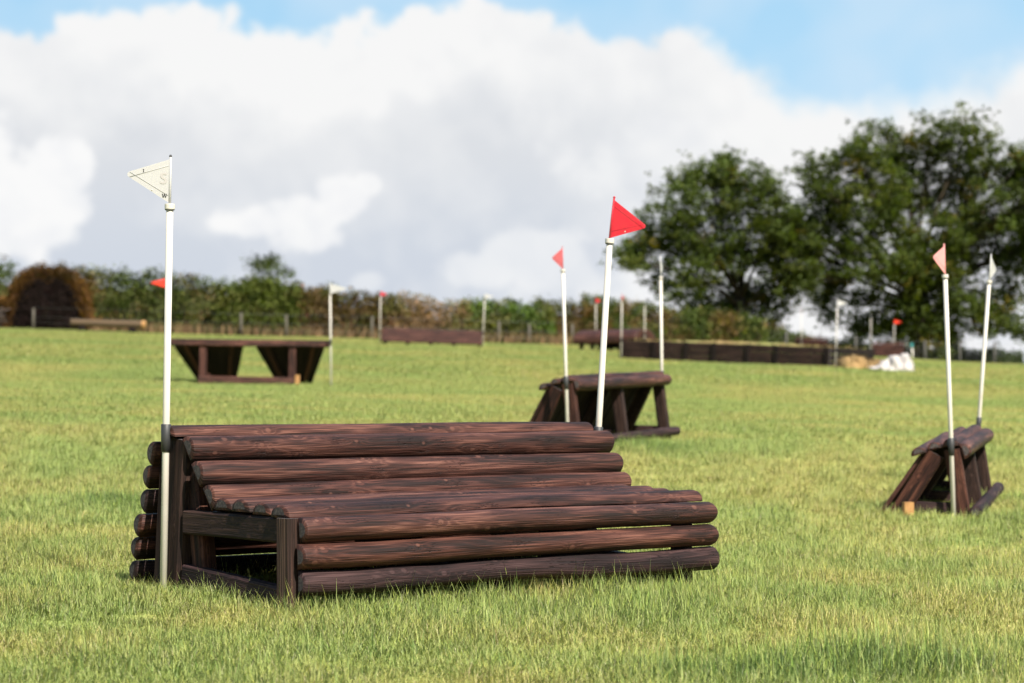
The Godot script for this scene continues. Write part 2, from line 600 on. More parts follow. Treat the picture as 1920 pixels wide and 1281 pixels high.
func on_ground(x: float, d: float, sink := 0.0) -> Vector3:
	return Vector3(x, height(x, -d) - sink, -d)

# longer, greener growth round the feet of the fences and in a few spots of the field
var lush_spots := [[-2.85, 17.2, 0.45, 1.0], [-2.6, 16.6, 0.3, 0.9], [1.02, 9.1, 0.32, 1.0], [1.40, 9.38, 0.34, 1.0], [1.72, 9.3, 0.3, 0.8], [0.66, 9.0, 0.22, 0.9], [-0.9, 10.72, 0.2, 0.55], [-0.45, 11.05, 0.2, 0.55], [-0.05, 11.4, 0.25, 0.6], [0.4, 11.75, 0.25, 0.6], [0.8, 12.1, 0.25, 0.6], [1.15, 12.35, 0.2, 0.5], [-1.3, 11.3, 0.2, 0.45], [3.95, 18.2, 0.5, 0.7], [3.1, 18.9, 0.5, 0.6], [1.5, 25.2, 0.8, 0.9], [2.2, 26.4, 0.8, 0.6], [0.1, 10.9, 0.55, 0.6], [0.6, 11.5, 0.5, 0.6], [-0.5, 10.6, 0.35, 0.45], [4.3, 20.2, 0.5, 0.7]]

func lush(x: float, d: float) -> float:
	var v := 0.0
	for s in lush_spots:
		var q: float = ((x - s[0]) * (x - s[0]) + (d - s[1]) * (d - s[1])) / (s[2] * s[2])
		if q < 4.0:
			v = maxf(v, s[3] * exp(-q * 1.1))
	return v

func turf_tint(x: float, d: float) -> Color:
	# straw where the sward is thin, green where it is thick
	var near := smoothstep(40.0, 14.0, d)
	var n := patch.get_noise_2d(x * lerpf(0.45, 1.9, near), d * lerpf(0.3, 1.5, near)) * 0.75 + patch.get_noise_2d(x * 6.0 + 50.0, d * 5.0) * 0.4
	var green := clampf(0.50 + n * 0.95 + lush(x, d) * 1.1, 0.0, 1.0)
	return Color(1.10, 1.06, 1.06).lerp(Color(0.74, 0.95, 0.85), minf(green, 0.85)).lerp(Color(0.50, 0.74, 0.62), smoothstep(0.35, 1.0, lush(x, d)))

func ground() -> void:
	var st := start(0)
	var ds := [-40.0, -10.0]
	var d := 0.0
	while d < 140.0:
		ds.append(d)
		d += 0.5 if d < 30 else 1.0
	ds.append_array([150.0, 165.0, 190.0, 230.0, 300.0, 400.0, 600.0, 1000.0, 2000.0, 4000.0])
	var us := []
	for k in 61:
		us.append((k - 30) / 30.0)
	var rows := []
	for q in ds:
		var row := []
		for u in us:
			var half: float = 16.0 + maxf(0.0, q) * 0.55 + maxf(0.0, q - 140.0) * 3.0
			var x: float = u * half * (0.4 + 0.6 * u * u)
			if absf(u) == 1.0:
				x = u * maxf(400.0, half)
			row.append(Vector3(x, height(x, -q), -q))
		rows.append(row)
	for j in rows.size() - 1:
		for i in us.size() - 1:
			var a: Vector3 = rows[j][i]
			var b: Vector3 = rows[j][i + 1]
			var c: Vector3 = rows[j + 1][i + 1]
			var e: Vector3 = rows[j + 1][i]
			for f in [[a, b, c], [a, c, e]]:
				var l := [f[0], f[1], f[2]]
				if (l[1] - l[0]).cross(l[2] - l[0]).y > 0.0:
					l = [l[0], l[2], l[1]]
				for v in l:
					var g := turf_tint(v.x, -v.z)
					st.set_color(Color(0.34 * g.r, 0.335 * g.g, 0.11 * g.b))
					st.add_vertex(v)
	st.generate_normals()
	var o := put(self, "ground", st.commit(), M.turf)
	tag(o, "rising grass field sloping down to the right", "", "", "structure")

func blade_clump(count: int, spread: float, h0: float, h1: float, wide: float, seed_in: int) -> ArrayMesh:
	var r := RandomNumberGenerator.new()
	r.seed = seed_in
	var st := SurfaceTool.new()
	st.begin(Mesh.PRIMITIVE_TRIANGLES)
	for k in count:
		var at := Vector2.from_angle(r.randf() * TAU) * spread * sqrt(r.randf())
		var foot := Vector3(at.x, -0.01, at.y)
		var turn := r.randf() * TAU
		var dir := Vector3(cos(turn), 0, sin(turn))
		var side := Vector3(-sin(turn), 0, cos(turn))
		var h := lerpf(h0, h1, pow(r.randf(), 1.6))
		if k % 14 == 0:
			h *= 1.5
		var lean := r.randf_range(0.1, 0.75) + 0.45 * pow(r.randf(), 2.0)
		var w := wide * r.randf_range(0.6, 1.25)
		var dry := r.randf()
		var base := Color(0.56, 0.58, 0.19).lerp(Color(0.82, 0.79, 0.34), r.randf())
		if dry < 0.16:
			base = Color(0.90, 0.80, 0.54).lerp(Color(0.80, 0.64, 0.38), r.randf())
			lean += 0.25
		elif dry < 0.45:
			base = Color(0.38, 0.52, 0.17).lerp(base, r.randf())
		var p1 := foot + (Vector3.UP * cos(lean * 0.6) + dir * sin(lean * 0.6)) * h * 0.55
		var p2 := p1 + (Vector3.UP * cos(lean * 1.5) + dir * sin(lean * 1.5)) * h * 0.55
		var n := (Vector3.UP * 1.0 + dir * -0.35 + side * r.randf_range(-0.5, 0.5)).normalized()
		var pts := [foot - side * w * 0.5, foot + side * w * 0.5, p1 + side * w * 0.42, p1 - side * w * 0.42, p2]
		for f in [[0, 1, 2], [0, 2, 3], [3, 2, 4]]:
			for q in f:
				st.set_normal(n)
				st.set_color(base)
				st.add_vertex(pts[q])
	return st.commit()

func scatter(label: String, meshes: Array, d0: float, d1: float, density: float, size0: float, size1: float) -> void:
	var spots := []
	for k in meshes.size():
		spots.append([])
	var steps := int((d1 - d0) * 4.0)
	for j in steps:
		var da := lerpf(d0, d1, j / float(steps))
		var db := lerpf(d0, d1, (j + 1) / float(steps))
		var half := db * 0.222 + 1.2
		var count := int(2.0 * half * (db - da) * density + rng.randf())
		for n in count:
			var x := lerpf(-half, half, (n + rng.randf()) / count)
			var d := rng.randf_range(da, db)
			spots[rng.randi() % meshes.size()].append(Vector2(x, d))
	for k in meshes.size():
		var mm := MultiMesh.new()
		mm.transform_format = MultiMesh.TRANSFORM_3D
		mm.use_colors = true
		mm.mesh = meshes[k]
		mm.instance_count = spots[k].size()
		for n in spots[k].size():
			var v: Vector2 = spots[k][n]
			var l := lush(v.x, v.y)
			var thick := clampf(0.5 + patch.get_noise_2d(v.x * 2.2 + 31.0, v.y * 1.7) * 0.9, 0.0, 1.0)
			var s := lerpf(size0, size1, clampf(rng.randf() * 0.5 + thick * 0.5, 0, 1))
			var tall := s * (0.62 + 0.5 * thick + l * 1.1) * rng.randf_range(0.8, 1.2)
			var b := Basis(Vector3.UP, rng.randf() * TAU).scaled(Vector3(s, tall, s))
			mm.set_instance_transform(n, Transform3D(b, on_ground(v.x, v.y)))
			var g := turf_tint(v.x + rng.randf_range(-0.1, 0.1), v.y + rng.randf_range(-0.1, 0.1))
			var j := rng.randf_range(0.86, 1.14)
			mm.set_instance_color(n, Color(g.r * j, g.g * j, g.b * j))
		var o := MultiMeshInstance3D.new()
		o.name = numbered("grass")
		o.multimesh = mm
		o.material_override = M.blade
		add_child(o)
		tag(o, label, "grass", "", "stuff")

func grass() -> void:
	scatter("fine short grass growing nearest the camera, round the log bench", [blade_clump(75, 0.10, 0.03, 0.095, 0.0030, 1), blade_clump(75, 0.10, 0.025, 0.11, 0.0028, 2), blade_clump(70, 0.10, 0.02, 0.075, 0.0030, 3), blade_clump(70, 0.11, 0.03, 0.10, 0.0030, 33)], 7.0, 14.5, 200.0, 0.8, 1.15)
	scatter("short grass between the log bench and the flagged frame jumps", [blade_clump(60, 0.12, 0.03, 0.085, 0.004, 4), blade_clump(70, 0.13, 0.03, 0.10, 0.0038, 5)], 14.5, 27.0, 110.0, 0.8, 1.2)
	scatter("short grass in the middle of the field round the table jump", [blade_clump(110, 0.22, 0.03, 0.08, 0.0065, 6), blade_clump(110, 0.22, 0.03, 0.075, 0.007, 7)], 27.0, 56.0, 36.0, 0.8, 1.2)
	scatter("short grass on the far slope before the hedge", [blade_clump(160, 0.42, 0.03, 0.075, 0.012, 8), blade_clump(160, 0.42, 0.03, 0.07, 0.013, 9)], 56.0, 121.0, 9.0, 0.8, 1.2)

# ------------------------------------------------------------------ fences of logs
# local axes: x along the fence from its near left end, y up, z towards its take-off side
func along(at: Vector3, ux: float, ud: float, rise := 0.0) -> Transform3D:
	var x := Vector3(ux, 0, -ud).normalized()
	x = (x + Vector3.UP * rise).normalized()
	var z := x.cross(Vector3.UP).normalized()
	return Transform3D(Basis(x, z.cross(x), z), at)

func main_bench() -> void:
	var t := thing("log_bench_jump", "large dark brown half-log bench jump with a lower step, in the foreground", "horse jump", along(Vector3(-0.976, EYE - 0.935, -10.8), 0.763, 0.646))
	var w := 0.116
	# back face, leaning inwards
	for k in 6:
		var z := lerpf(-1.30, -1.12, k / 5.0)
		var y := lerpf(0.055, 0.635, k / 5.0)
		rail(t, "back_rail", -0.035 + rng.randf_range(-0.012, 0.012), 2.58, y, z, PI - 0.30, w, 0.062, [M.weathered, M.logs[1], M.logs[2]][k % 3])
	# top rail
	rail(t, "top_rail", -0.02, 2.70, 0.712, -1.022, PI * 0.5 + 0.1, 0.125, 0.056)
	# upper front face
	for k in 3:
		rail(t, "upper_rail", [0.005, 0.0, 0.012][k], [2.73, 2.715, 2.70][k], [0.652, 0.537, 0.432][k], [-0.905, -0.815, -0.735][k], 0.637, 0.130, 0.074)
	# the step
	for k in 4:
		rail(t, "step_rail", [0.012, 0.0, 0.008, -0.004][k], [2.585, 2.60, 2.57, 2.62][k], [0.384, 0.382, 0.376, 0.372][k], [-0.60, -0.435, -0.275, -0.11][k], PI * 0.5, 0.150, 0.054)
	# lower front face
	rail(t, "front_rail", 0.02, 2.62, 0.315, 0.0, 0.10, 0.112, 0.068)
	rail(t, "front_rail", 0.0, 2.615, 0.196, 0.012, 0.02, 0.112, 0.068)
	rail(t, "ground_rail", 0.012, 2.62, 0.078, 0.012, -0.02, 0.114, 0.058, M.weathered, 0.012, 0.014, 0.2)
	# legs and cross rails at both ends and in the middle
	for e in [[0.045, 0], [1.3, 1], [2.5, 2]]:
		var x: float = e[0]
		beam(t, "rear_leg", Vector3(x + 0.02, -0.16, -1.108), Vector3(x + 0.02, 0.714, -1.02), Vector3(0, 0, 1), 0.225, 0.11, M.beam)
		beam(t, "sloping_leg", Vector3(x + 0.05, 0.05, -0.86), Vector3(x + 0.05, 0.70, -0.955), Vector3(0, 0, 1), 0.10, 0.09, M.brown_beam)
		beam(t, "upper_brace", Vector3(x + 0.09, 0.37, -0.74), Vector3(x + 0.09, 0.66, -0.945), Vector3(0, 0, 1), 0.07, 0.07, M.beam)
		beam(t, "cross_rail", Vector3(x, 0.315, -0.93), Vector3(x, 0.31, -0.10), Vector3(0, 1, 0), 0.115, 0.07, M.beam if e[1] == 0 else M.brown_beam)
		beam(t, "foot_rail", Vector3(x + 0.005, 0.055, -0.95), Vector3(x + 0.005, -0.01, -0.06), Vector3(0, 1, 0), 0.115, 0.07, M.weathered)
		var post := beam(t, "front_post", Vector3(x - 0.03, -0.17, -0.055), Vector3(x - 0.03, 0.368, -0.058), Vector3(0, 0, 1), 0.105, 0.075, M.striped if e[1] == 0 else M.beam)
		if e[1] == 0:
			post.set_meta("label", "front post with pale striped grain")

func frame_jump(t: Node3D, length: float, tall: float) -> void:
	var k := tall / 0.56
	# roof of four half-round rails, three across the top and one down the front
	rail(t, "top_rail", -0.03, length - 0.02, 0.465 * k, -0.245, PI * 0.5 + 0.30, 0.12, 0.055, M.logs[0], 0.012, 0.02)
	rail(t, "top_rail", 0.0, length + 0.01, 0.505 * k, -0.128, PI * 0.5 + 0.22, 0.12, 0.055, M.logs[1], 0.012, 0.02)
	rail(t, "top_rail", -0.01, length - 0.01, 0.525 * k, -0.005, PI * 0.5 + 0.10, 0.125, 0.058, M.logs[2], 0.012, 0.02)
	rail(t, "front_rail", 0.0, length, 0.49 * k, 0.075, 0.30, 0.125, 0.068, M.logs[0], 0.012, 0.03)
	# back panel of sloping boards
	var boards := 17
	for i in boards:
		var x := (i + 0.5) * (length - 0.05) / boards + 0.02
		var w := (length - 0.05) / boards - 0.008
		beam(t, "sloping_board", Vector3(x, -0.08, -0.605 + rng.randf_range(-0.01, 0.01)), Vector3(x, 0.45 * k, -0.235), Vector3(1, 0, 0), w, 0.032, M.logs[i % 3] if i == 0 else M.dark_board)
	for x in [0.045, length * 0.5, length - 0.09]:
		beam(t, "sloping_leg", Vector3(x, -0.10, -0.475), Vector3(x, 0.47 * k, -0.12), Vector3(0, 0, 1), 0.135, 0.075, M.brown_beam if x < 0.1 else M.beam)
		beam(t, "front_leg", Vector3(x, -0.12, 0.095), Vector3(x, 0.505 * k, 0.0), Vector3(0, 0, 1), 0.125, 0.08, M.brown_beam if x < 0.1 else M.beam)
		beam(t, "foot_rail", Vector3(x + 0.03, 0.06, -0.34), Vector3(x + 0.03, 0.05, 0.05), Vector3(0, 1, 0), 0.09, 0.06, M.weathered)
	round_log(t, "ground_log", Vector3(-0.08, 0.035, 0.18), Vector3(length + 0.04, 0.04, 0.18), 0.05, M.weathered)

func frame_jump_middle() -> void:
	var t := thing("frame_jump", "dark brown A-frame log jump standing behind the right end of the foreground bench", "horse jump", along(Vector3(0.571, EYE - 0.577 + 0.03, -24.9), 0.42, 0.91, 0.026), "A-frame log jumps")
	frame_jump(t, 2.66, 0.70)

func frame_jump_right() -> void:
	var t := thing("frame_jump", "low brown A-frame log jump seen end-on at the right edge", "horse jump", along(Vector3(3.34, EYE - 0.943, -18.35), 0.262, 0.965, 0.033), "A-frame log jumps")
	frame_jump(t, 2.45, 0.56)

func table_jump() -> void:
	var g := on_ground(-7.02, 49.1)
	var t := thing("table_jump", "long plank-topped table jump on two dark tapered panels, left in the field", "horse jump", along(g, 1.0, 0.02, -0.012))
	var top := 0.90
	for k in 4:
		beam(t, "top_plank", Vector3(0.0, top - 0.07 + k * 0.006, 0.06 - k * 0.16), Vector3(3.3, top - 0.07 + k * 0.006, 0.06 - k * 0.16), Vector3(0, 0, 1), 0.15, 0.14 if k == 0 else 0.05, M.red_plank)
	for side in [[0.13, 1.55, 0.66, 1.30], [1.80, 3.20, 2.27, 2.85]]:
		for k in 9:
			var a: float = lerpf(side[0], side[1], (k + 0.5) / 9.0)
			var b: float = lerpf(side[2], side[3], (k + 0.5) / 9.0)
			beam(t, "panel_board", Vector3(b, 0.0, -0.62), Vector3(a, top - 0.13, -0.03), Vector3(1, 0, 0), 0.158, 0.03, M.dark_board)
		beam(t, "panel_rib", Vector3(lerpf(side[2], side[3], 0.16), 0.0, -0.57), Vector3(lerpf(side[0], side[1], 0.16), top - 0.13, 0.01), Vector3(1, 0, 0), 0.09, 0.06, M.brown_beam)
		beam(t, "panel_rib", Vector3(lerpf(side[2], side[3], 0.84), 0.0, -0.57), Vector3(lerpf(side[0], side[1], 0.84), top - 0.13, 0.01), Vector3(1, 0, 0), 0.09, 0.06, M.brown_beam)
	for x in [0.74, 2.55]:
		beam(t, "front_post", Vector3(x, -0.05, 0.03), Vector3(x, top - 0.14, 0.03), Vector3(1, 0, 0), 0.15, 0.12, M.red_plank)
	beam(t, "ground_rail", Vector3(0.66, 0.07, 0.14), Vector3(2.60, 0.07, 0.14), Vector3(0, 1, 0), 0.15, 0.10, M.red_plank)
	var block := beam(t, "peg", Vector3(2.66, -0.05, 0.12), Vector3(2.66, 0.19, 0.12), Vector3(1, 0, 0), 0.10, 0.10, M.fresh)
	block.set_meta("label", "pale wooden peg at the end of the ground rail")
	beam(t, "peg", Vector3(0.86, 0.0, 0.05), Vector3(0.86, 0.2, 0.05), Vector3(1, 0, 0), 0.08, 0.05, M.brown_beam)

func hedge_side_jump() -> void:
	var g := on_ground(-5.08, 94.0)
	var t := thing("log_pile_jump", "reddish brown jump of stacked half logs, before the brown thicket", "horse jump", along(g, 1.0, -0.05, -0.034))
	for k in 6:
		rail(t, "rail", 0.0, 3.95, 0.16 + k * 0.075, 0.30 - k * 0.09, 0.72, 0.115, 0.06, M.logs[k % 3], 0.012, 0.02)
	rail(t, "top_rail", 0.0, 3.95, 0.60, -0.26, PI * 0.5, 0.14, 0.06, M.logs[1])
	for x in [0.12, 1.0, 1.9, 2.8, 3.8]:
		beam(t, "leg", Vector3(x, -0.05, 0.15), Vector3(x, 0.55, -0.24), Vector3(1, 0, 0), 0.12, 0.10, M.dark_board)
		beam(t, "rear_leg", Vector3(x, -0.05, -0.5), Vector3(x, 0.57, -0.27), Vector3(1, 0, 0), 0.12, 0.10, M.dark_board)

func plank_bank() -> void:
	var a := on_ground(3.52, 78.0)
	var b := on_ground(9.72, 74.0)
	var dir := b - a
	var length := Vector2(dir.x, dir.z).length()
	var t := thing("plank_bank", "long low bank walled with black planks and topped with straw and grass", "bank", along(a, dir.x, -dir.z, dir.y / length))
	for row in 3:
		var x := 0.0
		var k := 0
		while x < length - 0.1:
			var seg := minf([2.3, 1.9, 2.6][(k + row) % 3], length - x)
			beam(t, "plank", Vector3(x + 0.005, 0.10 + row * 0.205, 0.0), Vector3(x + seg - 0.005, 0.10 + row * 0.205, 0.0), Vector3(0, 1, 0), 0.2035, 0.06, M.beam)
			x += seg
			k += 1
	for x in [0.05, 1.25, 2.4, 3.4, 4.6, 5.6, length - 0.06]:
		beam(t, "post", Vector3(x, -0.1, 0.065), Vector3(x, 0.62, 0.065), Vector3(1, 0, 0), 0.14, 0.07, M.dark_board)
	for x in [0.0, length]:
		for row in 3:
			beam(t, "end_plank", Vector3(x, 0.10 + row * 0.205, -0.05), Vector3(x, 0.10 + row * 0.205, -3.2), Vector3(0, 1, 0), 0.198, 0.06, M.dark_board)
	# earth fill, slightly domed
	var st := start(0)
	var nx := 40
	var nz := 16
	var grid := []
	for j in nz + 1:
		var row := []
		for i in nx + 1:
			var x := 0.03 + (length - 0.06) * i / nx
			var z := -0.03 - 3.15 * j / nz
			var dome := sin(PI * clampf(i / float(nx), 0, 1)) * 0.10 * sin(PI * j / float(nz)) + 0.03 * fbm.get_noise_2d(x * 90, z * 90)
			row.append(Vector3(x, 0.60 + dome, z))
		grid.append(row)
	for j in nz:
		for i in nx:
			for f in [[grid[j][i], grid[j][i + 1], grid[j + 1][i + 1]], [grid[j][i], grid[j + 1][i + 1], grid[j + 1][i]]]:
				var l: Array = f
				if (l[1] - l[0]).cross(l[2] - l[0]).y > 0: l = [l[0], l[2], l[1]]
				for v in l:
					var n := clampf(0.5 + fbm.get_noise_2d(v.x * 60, v.z * 60) * 1.6, 0, 1)
					st.set_color(Color(0.20, 0.21, 0.07).lerp(Color(0.30, 0.205, 0.09), n))
					st.add_vertex(v)
	st.generate_normals()
	put(t, "earth_top", st.commit(), M.straw)
	tufts(t, "straw", 420, func(): return Vector3(rng.randf_range(0.1, length - 0.1), 0.60, -rng.randf_range(0.05, 3.0)), 0.10, 0.30, [Color(0.32, 0.235, 0.11), Color(0.22, 0.23, 0.07), Color(0.38, 0.28, 0.14)])

func tufts(parent: Node3D, called: String, count: int, spot: Callable, h: float, spread: float, colors: Array) -> void:
	var st := SurfaceTool.new()
	st.begin(Mesh.PRIMITIVE_TRIANGLES)
	for k in count:
		var c: Vector3 = spot.call()
		var col: Color = colors[rng.randi() % colors.size()]
		for q in 9:
			var a := rng.randf() * TAU
			var dir := Vector3(cos(a), 0, sin(a))
			var foot := c + dir * rng.randf() * spread * 0.5
			var tip := foot + dir * rng.randf() * spread + Vector3.UP * h * rng.randf_range(0.4, 1.2)
			var s := Vector3(-sin(a), 0, cos(a)) * 0.014
			for v in [foot - s, foot + s, tip]:
				st.set_normal((Vector3.UP + dir * 0.3).normalized())
				st.set_color(col * rng.randf_range(0.9, 1.1))
				st.add_vertex(v)
	var o := put(parent, called, st.commit(), M.straw)
	o.set_meta("kind", "stuff")

func roofed_jump() -> void:
	var a := on_ground(2.75, 93.0)
	var t := thing("roofed_jump", "small roofed log jump with a curved end, behind the left end of the plank bank", "horse jump", along(a, 0.88, -0.48, 0.02))
	for k in 9:
		var ang := lerpf(0.0, PI, k / 8.0)
		rail(t, "roof_rail", 0.0, 2.65, 0.36 + sin(ang) * 0.34, cos(ang) * 0.80, atan2(sin(ang) * 0.80, cos(ang) * 0.34), 0.30, 0.055, M.logs[k % 3])
	var st := start(-1)
	for e in [0.02, 2.6]:
		for k in 12:
			var p := Vector3(e, 0.34 + sin(PI * k / 12.0) * 0.36, cos(PI * k / 12.0) * 0.78)
			var q := Vector3(e, 0.34 + sin(PI * (k + 1) / 12.0) * 0.36, cos(PI * (k + 1) / 12.0) * 0.78)
			for off in [0.0, 0.04]:
				tri(st, Vector3(e + off, 0.34, 0), p + Vector3(off, 0, 0), q + Vector3(off, 0, 0), Vector3(1 if off > 0 else -1, 0, 0), Vector2(0, 0), Vector2(0.3, 0.1), Vector2(0.3, 0.2))
	st.generate_normals()
	put(t, "gable", st.commit(), M.brown_beam)
	for x in [0.15, 0.95, 1.75, 2.5]:
		for z in [0.45, -0.45]:
			beam(t, "leg", Vector3(x, -0.1, z), Vector3(x, 0.40, z), Vector3(1, 0, 0), 0.13, 0.13, M.dark_board)
	beam(t, "cross_board", Vector3(0.75, 0.2, 0.0), Vector3(2.45, 0.2, 0.0), Vector3(0, 1, 0), 0.36, 0.05, M.dark_board)

func far_jumps() -> void:
	for q in [[13.35, 114.0, 1.62, "dark brown stepped log jump just behind the right end of the plank bank", 0.86, -0.5], [17.0, 114.0, 1.5, "reddish brown log jump standing before the right-hand tree trunk", 0.95, -0.32]]:
		var a := on_ground(q[0], q[1])
		var t := thing("far_log_jump", q[3], "horse jump", along(a, q[4], q[5], -0.03), "log jumps on the field's far edge")
		for k in 5:
			rail(t, "rail", 0.0, q[2], 0.12 + k * 0.12, 0.20 - k * 0.06, 0.45, 0.125, 0.06, M.logs[k % 3])
		rail(t, "top_rail", 0.0, q[2], 0.70, -0.13, PI * 0.5, 0.14, 0.06, M.logs[1])
		for k in 4:
			rail(t, "rear_rail", 0.0, q[2], 0.12 + k * 0.14, -0.45 + k * 0.07, PI - 0.45, 0.14, 0.05, M.dark_board)
		for x in [0.06, q[2] - 0.06]:
			beam(t, "leg", Vector3(x, -0.1, 0.1), Vector3(x, 0.66, -0.12), Vector3(0, 0, 1), 0.14, 0.08, M.dark_board)

# ------------------------------------------------------------------ flag poles
func flag_pole(label: String, foot: Vector3, tip: Vector3, flag: Material, turn: float, band: float, group := "flag poles marking the jumps", drop := 0.45, lettered := false, bent := 0.0, flag_wide := 0.205) -> void:
	# foot: where it enters the ground; tip: the collar, all in metres
	var up := (tip - foot).normalized()
	var length := (tip - foot).length()
	var face := Vector3(cos(turn), 0, -sin(turn))
	face = (face - up * face.dot(up)).normalized()
	var t := thing("flag_pole", label, "flag pole", Transform3D(Basis(face, up, face.cross(up)), foot), group)
	put(t, "pole", tube_mesh([Vector3(0, -0.12, 0), Vector3(0, length * 0.5, 0.0), Vector3(0, length, 0)], [0.0175, 0.0172, 0.017], M.pole, 16))
	var cap := put(t, "collar", tube_mesh([Vector3(0, length - 0.012, 0), Vector3(0, length - 0.010, 0), Vector3(0, length + 0.010, 0), Vector3(0, length + 0.014, 0)], [0.0235, 0.0245, 0.0245, 0.0235], M.cap, 20, -1))
	put(cap, "seal", tube_mesh([Vector3(0, length - 0.017, 0), Vector3(0, length - 0.0125, 0)], [0.0225, 0.0235], M.shadow_gap, 16, -1))
	put(t, "screw", tube_mesh([Vector3(-0.004, length - 0.05, 0.0165), Vector3(-0.004, length - 0.05, 0.0185)], [0.003, 0.0025], M.shadow_gap, 8))
	if band > 0.0:
		put(t, "clamp", tube_mesh([Vector3(0, band - 0.066, 0), Vector3(0.0, band + 0.0, 0), Vector3(0, band + 0.064, 0), Vector3(0, band + 0.066, 0)], [0.0215, 0.0235, 0.0245, 0.0225], M.rubber, 14))
	var f := Node3D.new()
	f.name = "flag"
	t.add_child(f, true)
	put(f, "flag_rod", tube_mesh([Vector3(0, length + 0.005, 0), Vector3(bent * 0.4, length + 0.12, 0), Vector3(bent, length + 0.238, 0)], [0.0065, 0.006, 0.0055], flag, 10))
	put(f, "flag_tip", tube_mesh([Vector3(bent, length + 0.236, 0), Vector3(bent, length + 0.241, 0), Vector3(bent, length + 0.248, 0)], [0.005, 0.0075, 0.004], M.rubber if lettered else flag, 10))
	# the plate: a triangle with a rounded point and raised rims
	var lo := length + 0.018
	var hi := length + 0.226
	var ay := lerpf(hi, lo, drop)
	var outline := PackedVector3Array([Vector3(0.004, lo, 0)])
	for k in 7:
		var ang := lerpf(-1.15, 1.15, k / 6.0)
		outline.append(Vector3(flag_wide - 0.014 + cos(ang) * 0.014, ay + sin(ang) * 0.014, 0))
	outline.append(Vector3(bent + 0.004, hi, 0))
	var st := start(-1)
	var mid := Vector3(flag_wide * 0.3, (lo + hi) * 0.5, 0)
	var th := Vector3(0, 0, 0.0014)
	for k in outline.size():
		var p := outline[k]
		var q := outline[(k + 1) % outline.size()]
		tri(st, mid + th, p + th, q + th, Vector3(0, 0, 1))
		tri(st, mid - th, p - th, q - th, Vector3(0, 0, -1))
		var out := (p + q) * 0.5 - mid
		tri(st, p + th, q + th, q - th, out)
		tri(st, p + th, q - th, p - th, out)
	st.generate_normals()
	put(f, "plate", st.commit(), flag)
	# welted seams
	for z in [0.0024, -0.0024]:
		var inset := 0.024
		var a := Vector3(0.008, lo + inset + 0.012, z)
		var b := Vector3(flag_wide - 0.012, ay + 0.012, z)
		var c := Vector3(flag_wide - 0.012, ay - 0.012, z)
		var e := Vector3(0.008, hi - inset - 0.006, z)
		put(f, "seam", tube_mesh([a, b], [0.0013, 0.0013], flag, 6))
		put(f, "seam", tube_mesh([e, c], [0.0013, 0.0013], flag, 6))
		put(f, "stud", tube_mesh([Vector3(flag_wide * 0.42, lerpf(lo, ay, 0.36) + 0.012, z * 0.6), Vector3(flag_wide * 0.42, lerpf(lo, ay, 0.36) + 0.012, z * 1.3)], [0.004, 0.0034], M.cap, 8))
	if lettered:
		for q in [["W", 0.026, lo + 0.034, 0.026, M.ink], ["I", 0.128, lerpf(hi, ay, 0.62) - 0.010, 0.020, M.ink], ["S", 0.03, (lo + hi) * 0.5 + 0.012, 0.075, M.emboss]]:
			var tm := TextMesh.new()
			tm.text = q[0]
			tm.font_size = 32
			tm.pixel_size = q[3] / 32.0
			tm.depth = 0.0012
			var font := SystemFont.new()
			font.font_names = PackedStringArray(["Droid Sans"])
			font.font_weight = 700
			tm.font = font
			var o := put(f, "letter", tm, q[4])
			o.basis = Basis(Vector3.UP, PI)
			o.position = Vector3(q[1], q[2], -0.0022)

